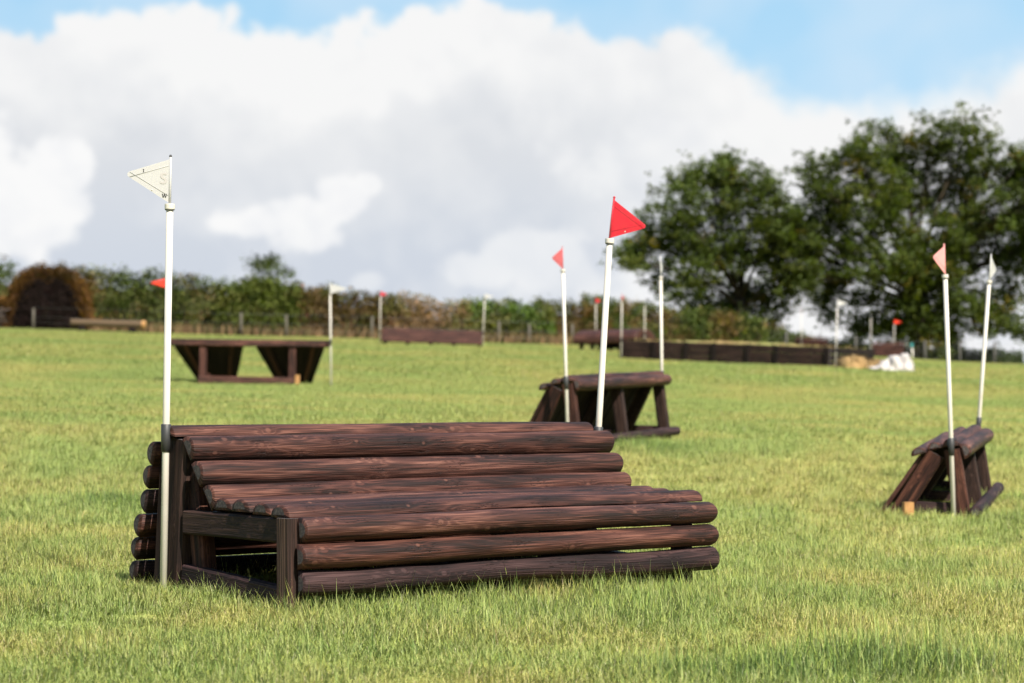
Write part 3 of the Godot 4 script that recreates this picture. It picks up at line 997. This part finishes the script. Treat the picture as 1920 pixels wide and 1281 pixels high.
func flag_poles() -> void:
	# foreground bench
	flag_pole("tall white pole with lettered white flag, clamped to the left end of the log bench", Vector3(-1.670, EYE - 0.985, -11.574), Vector3(-1.634, EYE + 0.884, -11.54), M.white_flag, PI, 0.765, "flag poles marking the jumps", 0.36, true)
	flag_pole("white pole with bright red flag pointing right, at the far end of the log bench", Vector3(0.43, height(0.43, -13.3), -13.3), Vector3(0.537, EYE + 0.83, -13.3), M.red_flag, 0.30, 0.735, "flag poles marking the jumps", 0.62, false, 0.012)
	# middle frame jump
	flag_pole("white pole with dull pink-red flag pointing left, beside the middle A-frame jump", on_ground(0.575, 24.7), Vector3(0.52, EYE + 1.24, -24.7), M.faded_flag, PI + 1.02, 0.70, "flag poles marking the jumps", 0.5)
	flag_pole("white pole with bent white flag edge-on, at the far end of the middle A-frame jump", on_ground(1.70, 27.3), Vector3(1.68, EYE + 1.29, -27.3), M.white_flag, 1.40, 0.72, "flag poles marking the jumps", 0.5, false, -0.03)
	# right frame jump
	flag_pole("leaning white pole with pale pink flag, before the end-on A-frame jump", Vector3(3.345, EYE - 0.95, -18.3), Vector3(3.28, EYE + 0.875, -18.3), M.pink_flag, PI + 0.98, 0.535, "flag poles marking the jumps", 0.42)
	flag_pole("leaning white pole with narrow white flag, rightmost at the end-on A-frame jump", on_ground(4.09, 21.4), Vector3(4.225, EYE + 0.975, -21.4), M.white_flag, 1.12, 0.58, "flag poles marking the jumps", 0.5)
	# table jump
	flag_pole("white pole with orange-red flag pointing left, at the left end of the table jump", on_ground(-7.05, 49.3), on_ground(-7.05, 49.3) + Vector3(0.02, 1.90, 0), M.orange_flag, PI + 0.2, 0.82, "flag poles marking the jumps", 0.5, false, 0.0, 0.33)
	flag_pole("white pole with white flag pointing right, at the right end of the table jump", on_ground(-3.66, 48.9), on_ground(-3.66, 48.9) + Vector3(-0.02, 1.86, 0), M.white_flag, 0.0, 0.90, "flag poles marking the jumps", 0.5, false, 0.0, 0.33)
	# jump before the thicket
	flag_pole("white pole with small red flag, left end of the stacked half-log jump", on_ground(-5.15, 94.1), on_ground(-5.15, 94.1) + Vector3(0.03, 1.85, 0), M.red_flag, 0.3, 0.5, "flag poles marking the jumps", 0.5, false, 0.0, 0.26)
	flag_pole("white pole with small white flag, right end of the stacked half-log jump", on_ground(-1.14, 93.7), on_ground(-1.14, 93.7) + Vector3(0.08, 1.85, 0), M.white_flag, 0.1, 0.55, "flag poles marking the jumps", 0.5, false, 0.0, 0.32)
	# roofed jump
	flag_pole("white pole with red flag pointing right, behind the roofed jump's left side", on_ground(3.25, 93.6), on_ground(3.25, 93.6) + Vector3(0, 1.80, 0), M.red_flag, 0.3, 0.7, "flag poles marking the jumps", 0.5)
	flag_pole("white pole with faint pale flag, before the curved end of the roofed jump", on_ground(5.02, 91.4), on_ground(5.02, 91.4) + Vector3(0, 1.75, 0), M.white_flag, 1.45, 0.72, "flag poles marking the jumps", 0.5)
	# bank
	flag_pole("white pole with small dark red flag, at the left corner of the plank bank", on_ground(3.50, 77.6), on_ground(3.50, 77.6) + Vector3(0.03, 1.86, 0), M.red_flag, 1.25, 0.62, "flag poles marking the jumps", 0.5)
	flag_pole("white pole with white flag pointing right, at the right corner of the plank bank", on_ground(9.86, 73.7), on_ground(9.86, 73.7) + Vector3(0.06, 1.86, 0), M.white_flag, 0.2, 0.55, "flag poles marking the jumps", 0.5, false, 0.0, 0.3)
	# far edge
	flag_pole("thin pale pole with pinkish flag edge-on, behind the plank bank's right part", on_ground(13.6, 113.6), on_ground(13.6, 113.6) + Vector3(0, 1.85, 0), M.pink_flag, 1.45, 0.6, "flag poles marking the jumps")
	flag_pole("white pole with its flag edge-on, left end of the reddish far log jump", on_ground(16.85, 113.5), on_ground(16.85, 113.5) + Vector3(0, 1.85, 0), M.white_flag, 1.5, 0.7, "flag poles marking the jumps")
	flag_pole("white pole with bright orange-red flag, right end of the reddish far log jump", on_ground(18.1, 114.6), on_ground(18.1, 114.6) + Vector3(0.03, 1.65, 0), M.orange_flag, 0.2, 0.6, "flag poles marking the jumps", 0.5, false, 0.0, 0.34)

# ------------------------------------------------------------------ plants
func leaf_spray(count: int, radius: float, size: float, colors: Array, seed_in: int) -> ArrayMesh:
	var r := RandomNumberGenerator.new()
	r.seed = seed_in
	var st := SurfaceTool.new()
	st.begin(Mesh.PRIMITIVE_TRIANGLES)
	for k in count:
		var c := Vector3(r.randfn(), r.randfn(), r.randfn()) * radius * 0.5
		var b := Basis.from_euler(Vector3(r.randf() * TAU, r.randf() * TAU, r.randf() * TAU))
		var l := size * r.randf_range(0.7, 1.3)
		var w := l * r.randf_range(0.4, 0.6)
		var p := [c - b.x * l * 0.5, c + b.y * w * 0.5 + b.z * w * 0.12, c + b.x * l * 0.5, c - b.y * w * 0.5 + b.z * w * 0.12]
		var n := (b.z * signf(b.z.y + 0.001) + Vector3.UP * 0.6).normalized()
		var col: Color = colors[r.randi() % colors.size()] * r.randf_range(0.75, 1.25)
		for q in [0, 1, 2, 0, 2, 3]:
			st.set_normal(n)
			st.set_color(col)
			st.add_vertex(p[q])
	return st.commit()

func foliage(parent: Node3D, called: String, mesh: Mesh, places: Array, tints: Array) -> void:
	var mm := MultiMesh.new()
	mm.transform_format = MultiMesh.TRANSFORM_3D
	mm.use_colors = true
	mm.mesh = mesh
	mm.instance_count = places.size()
	for k in places.size():
		mm.set_instance_transform(k, places[k])
		mm.set_instance_color(k, tints[k])
	var o := MultiMeshInstance3D.new()
	o.name = called
	o.multimesh = mm
	o.material_override = M.leaf
	parent.add_child(o, true)
	o.set_meta("kind", "stuff")

var olive := [Color(0.076, 0.106, 0.027), Color(0.100, 0.126, 0.031), Color(0.052, 0.080, 0.024), Color(0.130, 0.142, 0.038), Color(0.064, 0.090, 0.029)]

# lobes: [x, y, z offset in metres from the foot, radius, share of clumps kept]
func tree(label: String, foot: Vector3, lobes: Array, trunk_r: float, trunk_top: float, per_area: float, seed_in: int, sprays: int, spray: Mesh, clump := 0.62) -> void:
	var r := RandomNumberGenerator.new()
	r.seed = seed_in
	var t := thing("tree", label, "tree", Transform3D(Basis(), foot), "trees at the field's far edge")
	var top := Vector3(r.randf_range(-0.3, 0.3), trunk_top, 0)
	put(t, "trunk", tube_mesh([Vector3(0, -0.4, 0), Vector3(0, 0.3, 0), Vector3(0.05, trunk_top * 0.5, 0.05), top], [trunk_r * 1.5, trunk_r * 1.1, trunk_r * 0.95, trunk_r * 0.75], M.bark, 12))
	var twigs := start(0)
	var places := []
	var tints := []
	for q in lobes:
		var c := Vector3(q[0], q[1], q[2])
		var rad: float = q[3]
		var from := Vector3(0, 0, 0).lerp(top, clampf(0.55 + c.y / (trunk_top * 4.5), 0.4, 1.0))
		var bend := from.lerp(c, 0.5) + Vector3(r.randf_range(-0.3, 0.3), r.randf_range(0.1, 0.7), r.randf_range(-0.3, 0.3))
		var limb := [from, from.lerp(bend, 0.55), bend, bend.lerp(c, 0.55), c, c + (c - bend) * 0.22]
		var lr := trunk_r * clampf(0.10 + rad * 0.09, 0.12, 0.36)
		put(t, "limb", tube_mesh(limb, [lr, lr * 0.85, lr * 0.7, lr * 0.5, lr * 0.35, lr * 0.15], M.bark, 7))
		var count := int(rad * rad * per_area * float(q[4]))
		for n in count:
			var dir := Vector3(r.randfn(), r.randfn(), r.randfn()).normalized()
			var at := c + dir * rad * pow(r.randf(), 0.42) * Vector3(1, 0.95, 1)
			var start_at: Vector3 = limb[r.randi_range(2, 4)]
			var knee := start_at.lerp(at, 0.55) + Vector3(0, r.randf_range(0, 0.25), 0)
			tube(twigs, [start_at, knee, at], [minf(lr * 0.2, 0.022), minf(lr * 0.12, 0.015), 0.008], 4)
			var tone := r.randf_range(0.75, 1.3)
			var warm := r.randf()
			var tint := Color(tone, tone, tone)
			if warm < 0.05:
				tint = Color(tone * 1.9, tone * 1.15, tone * 0.9)
			elif warm < 0.25:
				tint = Color(tone * 1.2, tone * 1.08, tone * 0.9)
			var size := clump * r.randf_range(0.7, 1.25)
			for k in sprays:
				var p := at + Vector3(r.randfn(), r.randfn() * 0.75, r.randfn()) * size * 0.55
				var s := r.randf_range(0.75, 1.25)
				places.append(Transform3D(Basis.from_euler(Vector3(r.randf() * 0.8, r.randf() * TAU, r.randf() * 0.8)).scaled(Vector3(s, s, s)), p))
				var j := r.randf_range(0.85, 1.15)
				tints.append(Color(tint.r * j, tint.g * j, tint.b * j))
	twigs.generate_normals()
	var tw := put(t, "branches", twigs.commit(), M.bark)
	tw.set_meta("kind", "stuff")
	foliage(t, "crown", spray, places, tints)

# lobes written as [picture column, picture row, radius] of a tree seen at a known scale become metres round its foot
func lobes_from(list: Array, cx: float, cy: float, s: float, seed_in: int) -> Array:
	var r := RandomNumberGenerator.new()
	r.seed = seed_in
	var out := []
	for q in list:
		out.append([(q[0] - cx) / s, (cy - q[1]) / s, r.randf_range(-2.2, 2.2), q[2] / s, q[3] if q.size() > 3 else 1.0])
	return out

func big_trees() -> void:
	var spray := leaf_spray(13, 0.34, 0.17, olive, 5)
	var left := lobes_from([[1340, 345, 62], [1415, 362, 60], [1300, 330, 40], [1372, 312, 40], [1275, 400, 62], [1225, 452, 58], [1190, 480, 40], [1335, 455, 85], [1425, 462, 78], [1285, 525, 55], [1370, 560, 70], [1450, 555, 62], [1500, 525, 40], [1362, 605, 42], [1320, 590, 40], [1240, 515, 32, 0.7], [1440, 320, 26, 0.8], [1455, 420, 55]], 1392, 660, 36.0, 3)
	tree("broad dark green tree with a low rounded crown, left of the two big trees", on_ground(11.9, 126.0), left, 0.36, 3.0, 11.0, 91, 13, spray)
	var right := lobes_from([[1525, 320, 48], [1560, 375, 66], [1610, 285, 58], [1690, 250, 62], [1752, 238, 50], [1812, 245, 56], [1870, 290, 48], [1915, 300, 56], [1960, 290, 50], [1890, 390, 56], [1770, 420, 50], [1945, 350, 62, 1.0], [1500, 395, 42], [1478, 455, 46], [1490, 500, 44], [1640, 360, 75, 1.0], [1725, 345, 75, 1.0], [1810, 340, 66, 1.0], [1560, 465, 66], [1515, 440, 44], [1640, 470, 76, 1.0], [1735, 465, 75, 1.0], [1840, 450, 64, 1.0], [1925, 450, 66, 1.0], [1580, 540, 50], [1655, 560, 56, 1.0], [1735, 560, 64], [1815, 560, 50, 1.0], [1890, 550, 48, 1.0], [1800, 610, 44, 1.0], [1690, 610, 44, 1.0], [1620, 600, 34], [1840, 400, 40, 1.0], [1780, 520, 50, 1.0], [1990, 420, 70, 1.0], [2010, 330, 60, 1.0], [1900, 600, 34, 1.0], [1860, 590, 36, 1.0], [1760, 620, 40]], 1730, 668, 36.0, 4)
	tree("tallest tree, spreading and airy with sky showing through, at the right edge", on_ground(21.3, 126.5), right, 0.48, 4.2, 11.5, 92, 13, spray)
	var small := lobes_from([[490, 505, 18], [515, 498, 20], [535, 508, 14], [505, 520, 18]], 512, 632, 36.0, 6)
	tree("small dark tree rising above the left part of the hedge", on_ground(-12.0, 124.0), small, 0.16, 2.6, 16.0, 93, 12, leaf_spray(12, 0.26, 0.14, [Color(0.06, 0.08, 0.028), Color(0.075, 0.1, 0.03)], 8), 0.4)

# a length of hedge: a row of leafy masses with their own stems, [d, x0, x1, height, depth]
func hedge(called: String, label: String, category: String, d: float, x0: float, x1: float, tall0: float, tall1: float, deep: float, per_metre: float, colors: Array, leaf: float, bare: float, seed_in: int, uneven := 0.3) -> void:
	var r := RandomNumberGenerator.new()
	r.seed = seed_in
	var foot := on_ground((x0 + x1) * 0.5, d)
	var t := thing(called, label, category, Transform3D(Basis(), foot), "hedges along the field's far edge")
	var length := x1 - x0
	# woody core
	var st := start(0)
	var n := int(length / 0.35)
	var rings := []
	for k in n + 1:
		var x := lerpf(x0, x1, k / float(n))
		var g := on_ground(x, d)
		var tall := lerpf(tall0, tall1, k / float(n)) * (0.70 + uneven * 0.5 * fbm.get_noise_2d(x * 30.0, d * 10.0))
		var ring := []
		for q in 9:
			var ang := PI * q / 8.0
			var wob := 1.0 + 0.45 * fbm.get_noise_3d(x * 110.0, q * 40.0, d)
			ring.append(Vector3(x, g.y - 0.1 + sin(ang) * tall * wob, g.z + cos(ang) * deep * 0.33 * wob) - foot)
		rings.append(ring)
	for k in n:
		for q in 8:
			for f in [[rings[k][q], rings[k + 1][q], rings[k + 1][q + 1]], [rings[k][q], rings[k + 1][q + 1], rings[k][q + 1]]]:
				var l: Array = f
				var out := Vector3(0, 0.5, cos(PI * (q + 0.5) / 8.0))
				if (l[1] - l[0]).cross(l[2] - l[0]).dot(out) > 0: l = [l[0], l[2], l[1]]
				for v in l:
					st.set_color(Color(0.05, 0.04, 0.022).lerp(colors[0], 0.4))
					st.add_vertex(v)
	st.generate_normals()
	put(t, "twig_mass", st.commit(), M.twigs)
	var stems := start(0)
	for k in int(length * 5.0):
		var x := r.randf_range(x0, x1)
		var g := on_ground(x, d - deep * r.randf_range(0.2, 0.42)) - foot
		var lean := Vector3(r.randf_range(-0.35, 0.35), r.randf_range(0.6, 1.3) * tall0 * 0.45, r.randf_range(-0.1, 0.1))
		tube(stems, [g - Vector3(0, 0.1, 0), g + lean * 0.5 + Vector3(r.randf_range(-0.08, 0.08), 0, 0), g + lean], [0.022, 0.017, 0.008], 4)
	stems.generate_normals()
	var so := put(t, "stems", stems.commit(), M.bark)
	so.set_meta("kind", "stuff")
	var places := []
	var tints := []
	for k in int(length * per_metre):
		var x := r.randf_range(x0 - 0.2, x1 + 0.2)
		var f := (x - x0) / length
		var tall := lerpf(tall0, tall1, f) * (1.0 + uneven * fbm.get_noise_2d(x * 30.0, d * 10.0) + uneven * 0.4 * fbm.get_noise_2d(x * 140.0, d))
		var ang := PI * r.randf()
		var shell := pow(r.randf(), 0.3)
		var y := sin(ang) * tall * shell
		if y < bare * tall * r.randf_range(0.5, 1.1):
			continue
		var z := cos(ang) * deep * 0.5 * shell
		var g := on_ground(x, d) - foot
		var s := r.randf_range(0.7, 1.3)
		places.append(Transform3D(Basis.from_euler(Vector3(r.randf() * TAU, r.randf() * TAU, r.randf() * TAU)).scaled(Vector3(s, s, s)), g + Vector3(0, y, z)))
		var m := clampf(0.5 + fbm.get_noise_3d(x * 45.0, y * 90.0, 7.0) * 1.6 + r.randf_range(-0.2, 0.2), 0, 0.999)
		var col: Color = colors[int(m * colors.size())]
		var j := r.randf_range(0.7, 1.3)
		tints.append(Color(col.r * j * 23.0, col.g * j * 23.0, col.b * j * 23.0))
	foliage(t, "foliage", leaf_spray(12, 0.20, leaf, [Color(0.1, 0.1, 0.1), Color(0.085, 0.088, 0.08), Color(0.115, 0.11, 0.1)], seed_in + 5), places, tints)

func far_hedges() -> void:
	var green := [Color(0.05, 0.068, 0.02), Color(0.062, 0.08, 0.024), Color(0.042, 0.058, 0.022), Color(0.085, 0.085, 0.03), Color(0.10, 0.07, 0.035)]
	var russet := [Color(0.085, 0.052, 0.028), Color(0.07, 0.06, 0.026), Color(0.11, 0.05, 0.03), Color(0.055, 0.062, 0.022), Color(0.06, 0.068, 0.024), Color(0.09, 0.062, 0.033)]
	var tan := [Color(0.13, 0.082, 0.05), Color(0.11, 0.072, 0.042), Color(0.15, 0.10, 0.06), Color(0.09, 0.085, 0.035)]
	hedge("hedge", "long dark green bramble hedge on the left behind the table jump", "hedge", 106.0, -19.0, -7.9, 2.85, 2.35, 2.6, 420.0, green, 0.11, 0.28, 201, 0.16)
	hedge("hedge", "stretch of green hedge at the far left edge, beside the cut brushwood", "hedge", 106.5, -26.5, -22.1, 2.9, 2.85, 2.2, 380.0, green, 0.11, 0.1, 202, 0.12)
	hedge("shrub", "bright green bulging bush in the hedge below the small tree", "shrub", 104.8, -12.6, -9.4, 2.35, 2.25, 2.2, 420.0, [Color(0.068, 0.082, 0.022), Color(0.055, 0.074, 0.02), Color(0.085, 0.088, 0.028)], 0.12, 0.2, 203, 0.25)
	hedge("shrub", "russet autumn shrubs behind the table jump's white flag", "shrub", 105.2, -9.6, -5.3, 2.2, 2.0, 2.0, 400.0, russet, 0.10, 0.2, 204, 0.2)
	hedge("thicket", "pale brown dry thicket behind the stacked half-log jump", "thicket", 105.0, -5.4, -2.1, 1.95, 1.75, 2.0, 330.0, tan, 0.10, 0.1, 205, 0.3)
	hedge("hedge", "fresh green bush hedge right of the brown thicket", "hedge", 105.4, -2.1, 1.6, 1.85, 1.75, 2.0, 420.0, [Color(0.055, 0.085, 0.022), Color(0.075, 0.10, 0.03), Color(0.045, 0.065, 0.02), Color(0.09, 0.09, 0.035)], 0.12, 0.3, 206, 0.3)
	hedge("shrub", "rusty orange shrub between the green hedge and the roofed jump", "shrub", 107.0, 1.4, 4.2, 1.95, 1.7, 2.0, 400.0, [Color(0.11, 0.06, 0.027), Color(0.08, 0.06, 0.026), Color(0.06, 0.068, 0.024), Color(0.07, 0.07, 0.025)], 0.10, 0.1, 207, 0.2)
	hedge("hedge", "smooth green hedge running down behind the roofed jump", "hedge", 117.0, 3.6, 12.0, 2.4, 1.6, 2.2, 380.0, green, 0.12, 0.05, 208, 0.12)
	hedge("shrub", "low green scrub at the foot of the rounded tree", "shrub", 121.5, 8.6, 15.0, 1.5, 1.2, 1.8, 300.0, green, 0.13, 0.05, 209, 0.45)
	hedge("hedge", "low dark hedge below the two big trees", "hedge", 129.0, 12.0, 27.0, 1.25, 1.2, 1.6, 240.0, [Color(0.035, 0.05, 0.02), Color(0.045, 0.06, 0.025)], 0.13, 0.0, 210, 0.4)

func left_hedge_gap() -> void:
	# hedge trimmed back to its dark wood, with a rim of dead brushwood
	var foot := on_ground(-20.0, 104.4)
	var t := thing("brushwood_mound", "dark rounded mass of cut brushwood with a rim of tan dead growth", "brushwood", Transform3D(Basis(), foot))
	var st := start(0)
	var rings := []
	for k in 15:
		var ring := []
		var phi := PI * 0.5 * k / 14.0
		for q in 33:
			var ang := PI * q / 32.0
			var wob := 1.0 + 0.10 * fbm.get_noise_2d(q * 60.0, k * 80.0)
			var rad := sin(phi) if k < 14 else 1.0
			ring.append(Vector3(signf(cos(ang)) * pow(absf(cos(ang)), 0.75) * 1.5 * rad * wob, pow(sin(ang), 0.8) * 2.25 * rad * wob - 0.1, 0.2 + 0.28 * cos(phi) + 0.18 * fbm.get_noise_2d(q * 90.0, k * 130.0)))
		rings.append(ring)
	for k in 14:
		for q in 32:
			for f in [[rings[k][q], rings[k + 1][q], rings[k + 1][q + 1]], [rings[k][q], rings[k + 1][q + 1], rings[k][q + 1]]]:
				var l: Array = f
				if (l[1] - l[0]).cross(l[2] - l[0]).z > 0: l = [l[0], l[2], l[1]]
				for v in l:
					st.set_color(Color(0.007, 0.005, 0.005).lerp(Color(0.020, 0.014, 0.013), clampf(0.4 + fbm.get_noise_2d(v.x * 120, v.y * 120) * 1.4, 0, 1)))
					st.add_vertex(v)
	st.generate_normals()
	put(t, "cut_wood", st.commit(), M.twigs)
	var twigs := start(0)
	for k in 1100:
		var ang := PI * rng.randf()
		var rad := sqrt(rng.randf())
		var c := Vector3(signf(cos(ang)) * pow(absf(cos(ang)), 0.75) * 1.45 * rad, pow(sin(ang), 0.8) * 2.2 * rad, 0.35 + rng.randf() * 0.25)
		var dir := Vector3(rng.randfn(), rng.randfn(), rng.randfn() * 0.4).normalized() * rng.randf_range(0.1, 0.28)
		tube(twigs, [c - dir, c + dir], [0.012, 0.006], 4)
	twigs.generate_normals()
	var tw := put(t, "twigs", twigs.commit(), M.dark_twig)
	tw.set_meta("kind", "stuff")
	var places := []
	var tints := []
	for k in 4200:
		var ang := lerpf(-0.02, PI + 0.02, rng.randf())
		var rad := 1.0 + rng.randfn() * 0.065 + 0.06
		var p := Vector3(signf(cos(ang)) * pow(absf(cos(ang)), 0.75) * 1.56 * rad, pow(absf(sin(ang)), 0.8) * 2.30 * rad, rng.randf_range(-0.5, 0.45))
		if p.y < 0.5 and rng.randf() < 0.5:
			p += Vector3(signf(p.x) * rng.randf() * 0.6, 0, 0)
		places.append(Transform3D(Basis.from_euler(Vector3(rng.randf() * TAU, rng.randf() * TAU, 0)), p))
		var m := rng.randf()
		var c := Color(4.4, 2.4, 1.15).lerp(Color(2.2, 1.2, 0.65), m) if p.y < 2.15 or p.x < -0.6 else Color(2.4, 1.15, 0.75).lerp(Color(1.0, 0.95, 0.45), m)
		tints.append(c)
	for k in 500:   # a second tan strip running out to the left
		var p := Vector3(rng.randf_range(-2.6, -1.6), 0.95 + rng.randf() * 0.35, rng.randf_range(0.1, 0.5))
		places.append(Transform3D(Basis.from_euler(Vector3(rng.randf() * TAU, rng.randf() * TAU, 0)), p))
		tints.append(Color(4.0, 2.2, 1.05) * rng.randf_range(0.7, 1.1))
	foliage(t, "dead_growth", leaf_spray(12, 0.16, 0.09, [Color(0.1, 0.1, 0.1), Color(0.12, 0.11, 0.1)], 301), places, tints)
	var bank := thing("brushwood_mound", "low dark heap of cut wood at the left edge of the field", "brushwood", Transform3D(Basis(), on_ground(-23.0, 104.2)))
	var st2 := start(0)
	for k in 500:
		var c := Vector3(rng.randf_range(-1.2, 1.1), rng.randf() * 0.85, rng.randf_range(-0.4, 0.5))
		var dir := Vector3(rng.randfn(), rng.randfn() * 0.4, rng.randfn() * 0.5).normalized() * rng.randf_range(0.15, 0.45)
		tube(st2, [c - dir, c + dir], [0.03, 0.02], 5)
	st2.generate_normals()
	put(bank, "branches", st2.commit(), plain(Color(0.05, 0.036, 0.03), 0.9)).set_meta("kind", "stuff")
	# felled pole on the grass
	var g := on_ground(-18.55, 101.5)
	var l := thing("felled_log", "long straight felled log with a fresh orange sawn end, before the hedge", "log", along(g, 1.0, 0.0, -0.03))
	round_log(l, "trunk_log", Vector3(0, 0.36, 0), Vector3(3.05, 0.36, 0), 0.15, plain(Color(0.07, 0.045, 0.024), 0.95), M.fresh)
	round_log(l, "sawn_end", Vector3(2.98, 0.36, 0), Vector3(3.16, 0.36, 0), 0.17, M.fresh, M.fresh, 0.02)
	for x in [0.5, 2.6]:
		beam(l, "bearer", Vector3(x, -0.05, 0), Vector3(x, 0.24, 0), Vector3(1, 0, 0), 0.3, 0.24, M.dark_board)

func post_line(label: String, called: String, spots: Array, tall: float, wide: float, mat: Material, wires: Array, group := "") -> void:
	var p0: Vector2 = spots[0]
	var foot := on_ground(p0.x, p0.y)
	var t := thing(called, label, "fence", Transform3D(Basis(), foot), group)
	for s in spots:
		var g := on_ground(s.x, s.y) - foot
		put(t, "post", tube_mesh([g - Vector3(0, 0.1, 0), g + Vector3(rng.randf_range(-0.03, 0.03), tall * rng.randf_range(0.92, 1.06), 0)], [wide, wide * 0.9], mat, 8))
	for h in wires:
		var pts := []
		var rad := []
		for s in spots:
			pts.append(on_ground(s.x, s.y - 0.09) - foot + Vector3(0, h, 0))
			rad.append(0.004)
		put(t, "wire", tube_mesh(pts, rad, M.wire, 4))

func field_fence() -> void:
	var dry := thing("dry_grass", "strip of tall tan dry grass along the foot of the hedge", "dry grass", Transform3D())
	dry.set_meta("kind", "stuff")
	tufts(dry, "stalks", 1000, func():
		var x := rng.randf_range(-18.0, 4.0)
		return on_ground(x, 103.6 + rng.randf_range(-0.5, 0.6)), 0.50, 0.35, [Color(0.15, 0.095, 0.05), Color(0.11, 0.075, 0.04), Color(0.08, 0.08, 0.03), Color(0.19, 0.125, 0.065)])
	post_line("grey post and wire fence along the foot of the long hedge", "wire_fence", [Vector2(-20.45, 103.2), Vector2(-11.55, 103.2), Vector2(-9.6, 103.0), Vector2(-7.75, 103.2), Vector2(-6.0, 103.2), Vector2(-0.55, 103.2), Vector2(0.75, 103.2), Vector2(2.6, 104.0)], 0.95, 0.058, M.grey_post, [0.3, 0.55, 0.95])
	var spots := []
	for k in 15:
		spots.append(Vector2(6.6 + k * 1.75, 119.5 + k * 0.12))
	post_line("dark post and wire fence on the crest below the big trees", "wire_fence", spots, 1.15, 0.06, M.dark_post, [0.2, 0.4, 0.6, 0.8, 1.05])

# ------------------------------------------------------------------ small things
func small_things() -> void:
	var g := on_ground(2.98, 18.2)
	var t := thing("wooden_block", "small orange-tan wooden block standing in the grass by the end-on jump's boards", "wooden block", Transform3D(Basis(Vector3.UP, 0.35), g))
	beam(t, "block", Vector3(0, -0.03, 0), Vector3(0.004, 0.13, 0), Vector3(1, 0, 0), 0.085, 0.045, M.fresh, M.fresh)
	# straw heaps at the end of the bank
	var a := on_ground(10.35, 73.2)
	for q in [[0.0, 0.0, 0.62, 0.42, "taller straw heap against the right corner of the plank bank"], [0.62, 0.1, 0.5, 0.28, "lower straw heap between the plank bank and the white sheeting"]]:
		var s := thing("straw_heap", q[4], "straw heap", Transform3D(Basis(), a + Vector3(q[0], 0, q[1])), "straw heaps beside the bank")
		var h: float = q[3]
		var w: float = q[2]
		put(s, "mound", lump_mesh(Vector3(w * 0.8, h, w * 0.8), 0.25, 17 + int(q[0] * 10), Color(0.24, 0.155, 0.07), Color(0.33, 0.225, 0.105)), M.straw)
		tufts(s, "straw", 150, func():
			var ang := rng.randf() * TAU
			var f := rng.randf()
			return Vector3(cos(ang) * w * 0.8 * f, h * sqrt(1 - f * f) * 0.85, sin(ang) * w * 0.8 * f), 0.09, 0.2, [Color(0.33, 0.225, 0.105), Color(0.25, 0.165, 0.07), Color(0.38, 0.28, 0.15)])
	# white sheeting
	var b := on_ground(11.35, 72.0)
	var sheet := thing("crumpled_sheet", "crumpled white sheeting lying in a heap on the grass", "sheeting", Transform3D(Basis(Vector3.UP, 0.2), b))
	put(sheet, "tall_fold", lump_mesh(Vector3(0.30, 0.52, 0.36), 0.5, 3, Color(0.78, 0.75, 0.73), Color(0.7, 0.66, 0.64)), M.sack).position = Vector3(0.36, 0, 0)
	put(sheet, "middle_fold", lump_mesh(Vector3(0.38, 0.42, 0.34), 0.55, 9, Color(0.78, 0.75, 0.73), Color(0.7, 0.66, 0.64)), M.sack).position = Vector3(-0.02, -0.02, 0.04)
	put(sheet, "trailing_fold", lump_mesh(Vector3(0.46, 0.22, 0.28), 0.6, 12, Color(0.78, 0.75, 0.73), Color(0.7, 0.66, 0.64)), M.sack).position = Vector3(-0.36, -0.02, 0.05)
	# marker stake
	var c := on_ground(18.75, 113.0)
	var m := thing("marker_stake", "short pale stake with a teal top beside the reddish far jump", "stake", Transform3D(Basis(), c))
	put(m, "stake", tube_mesh([Vector3(0, -0.1, 0), Vector3(-0.05, 0.62, 0)], [0.04, 0.04], M.pole, 8))
	put(m, "teal_top", tube_mesh([Vector3(-0.05, 0.60, 0), Vector3(-0.07, 0.80, 0)], [0.06, 0.05], M.teal, 8))

func lump_mesh(size: Vector3, rough: float, seed_in: int, c0: Color, c1: Color) -> ArrayMesh:
	var st := start(0)
	var n := 22
	var rows := []
	for j in n + 1:
		var row := []
		var phi := PI * j / n
		for i in n * 2 + 1:
			var ang := TAU * (i % (n * 2)) / (n * 2)
			var v := Vector3(sin(phi) * cos(ang), cos(phi), sin(phi) * sin(ang))
			var w := 1.0 + rough * fbm.get_noise_3dv(v * 90.0 + Vector3(seed_in * 50, 0, 0)) - rough * 0.5 * absf(fbm.get_noise_3dv(v * 170.0 + Vector3(0, seed_in * 50, 0)))
			row.append(v * w * size)
		rows.append(row)
	for j in n:
		for i in n * 2:
			for f in [[rows[j][i], rows[j][i + 1], rows[j + 1][i + 1]], [rows[j][i], rows[j + 1][i + 1], rows[j + 1][i]]]:
				var l: Array = f
				if (l[1] - l[0]).cross(l[2] - l[0]).dot(l[0] + l[1] + l[2]) > 0: l = [l[0], l[2], l[1]]
				for v in l:
					st.set_color(c0.lerp(c1, clampf(0.5 + fbm.get_noise_3dv(v * 200.0) * 1.5, 0, 1)))
					st.add_vertex(v)
	st.generate_normals()
	return st.commit()
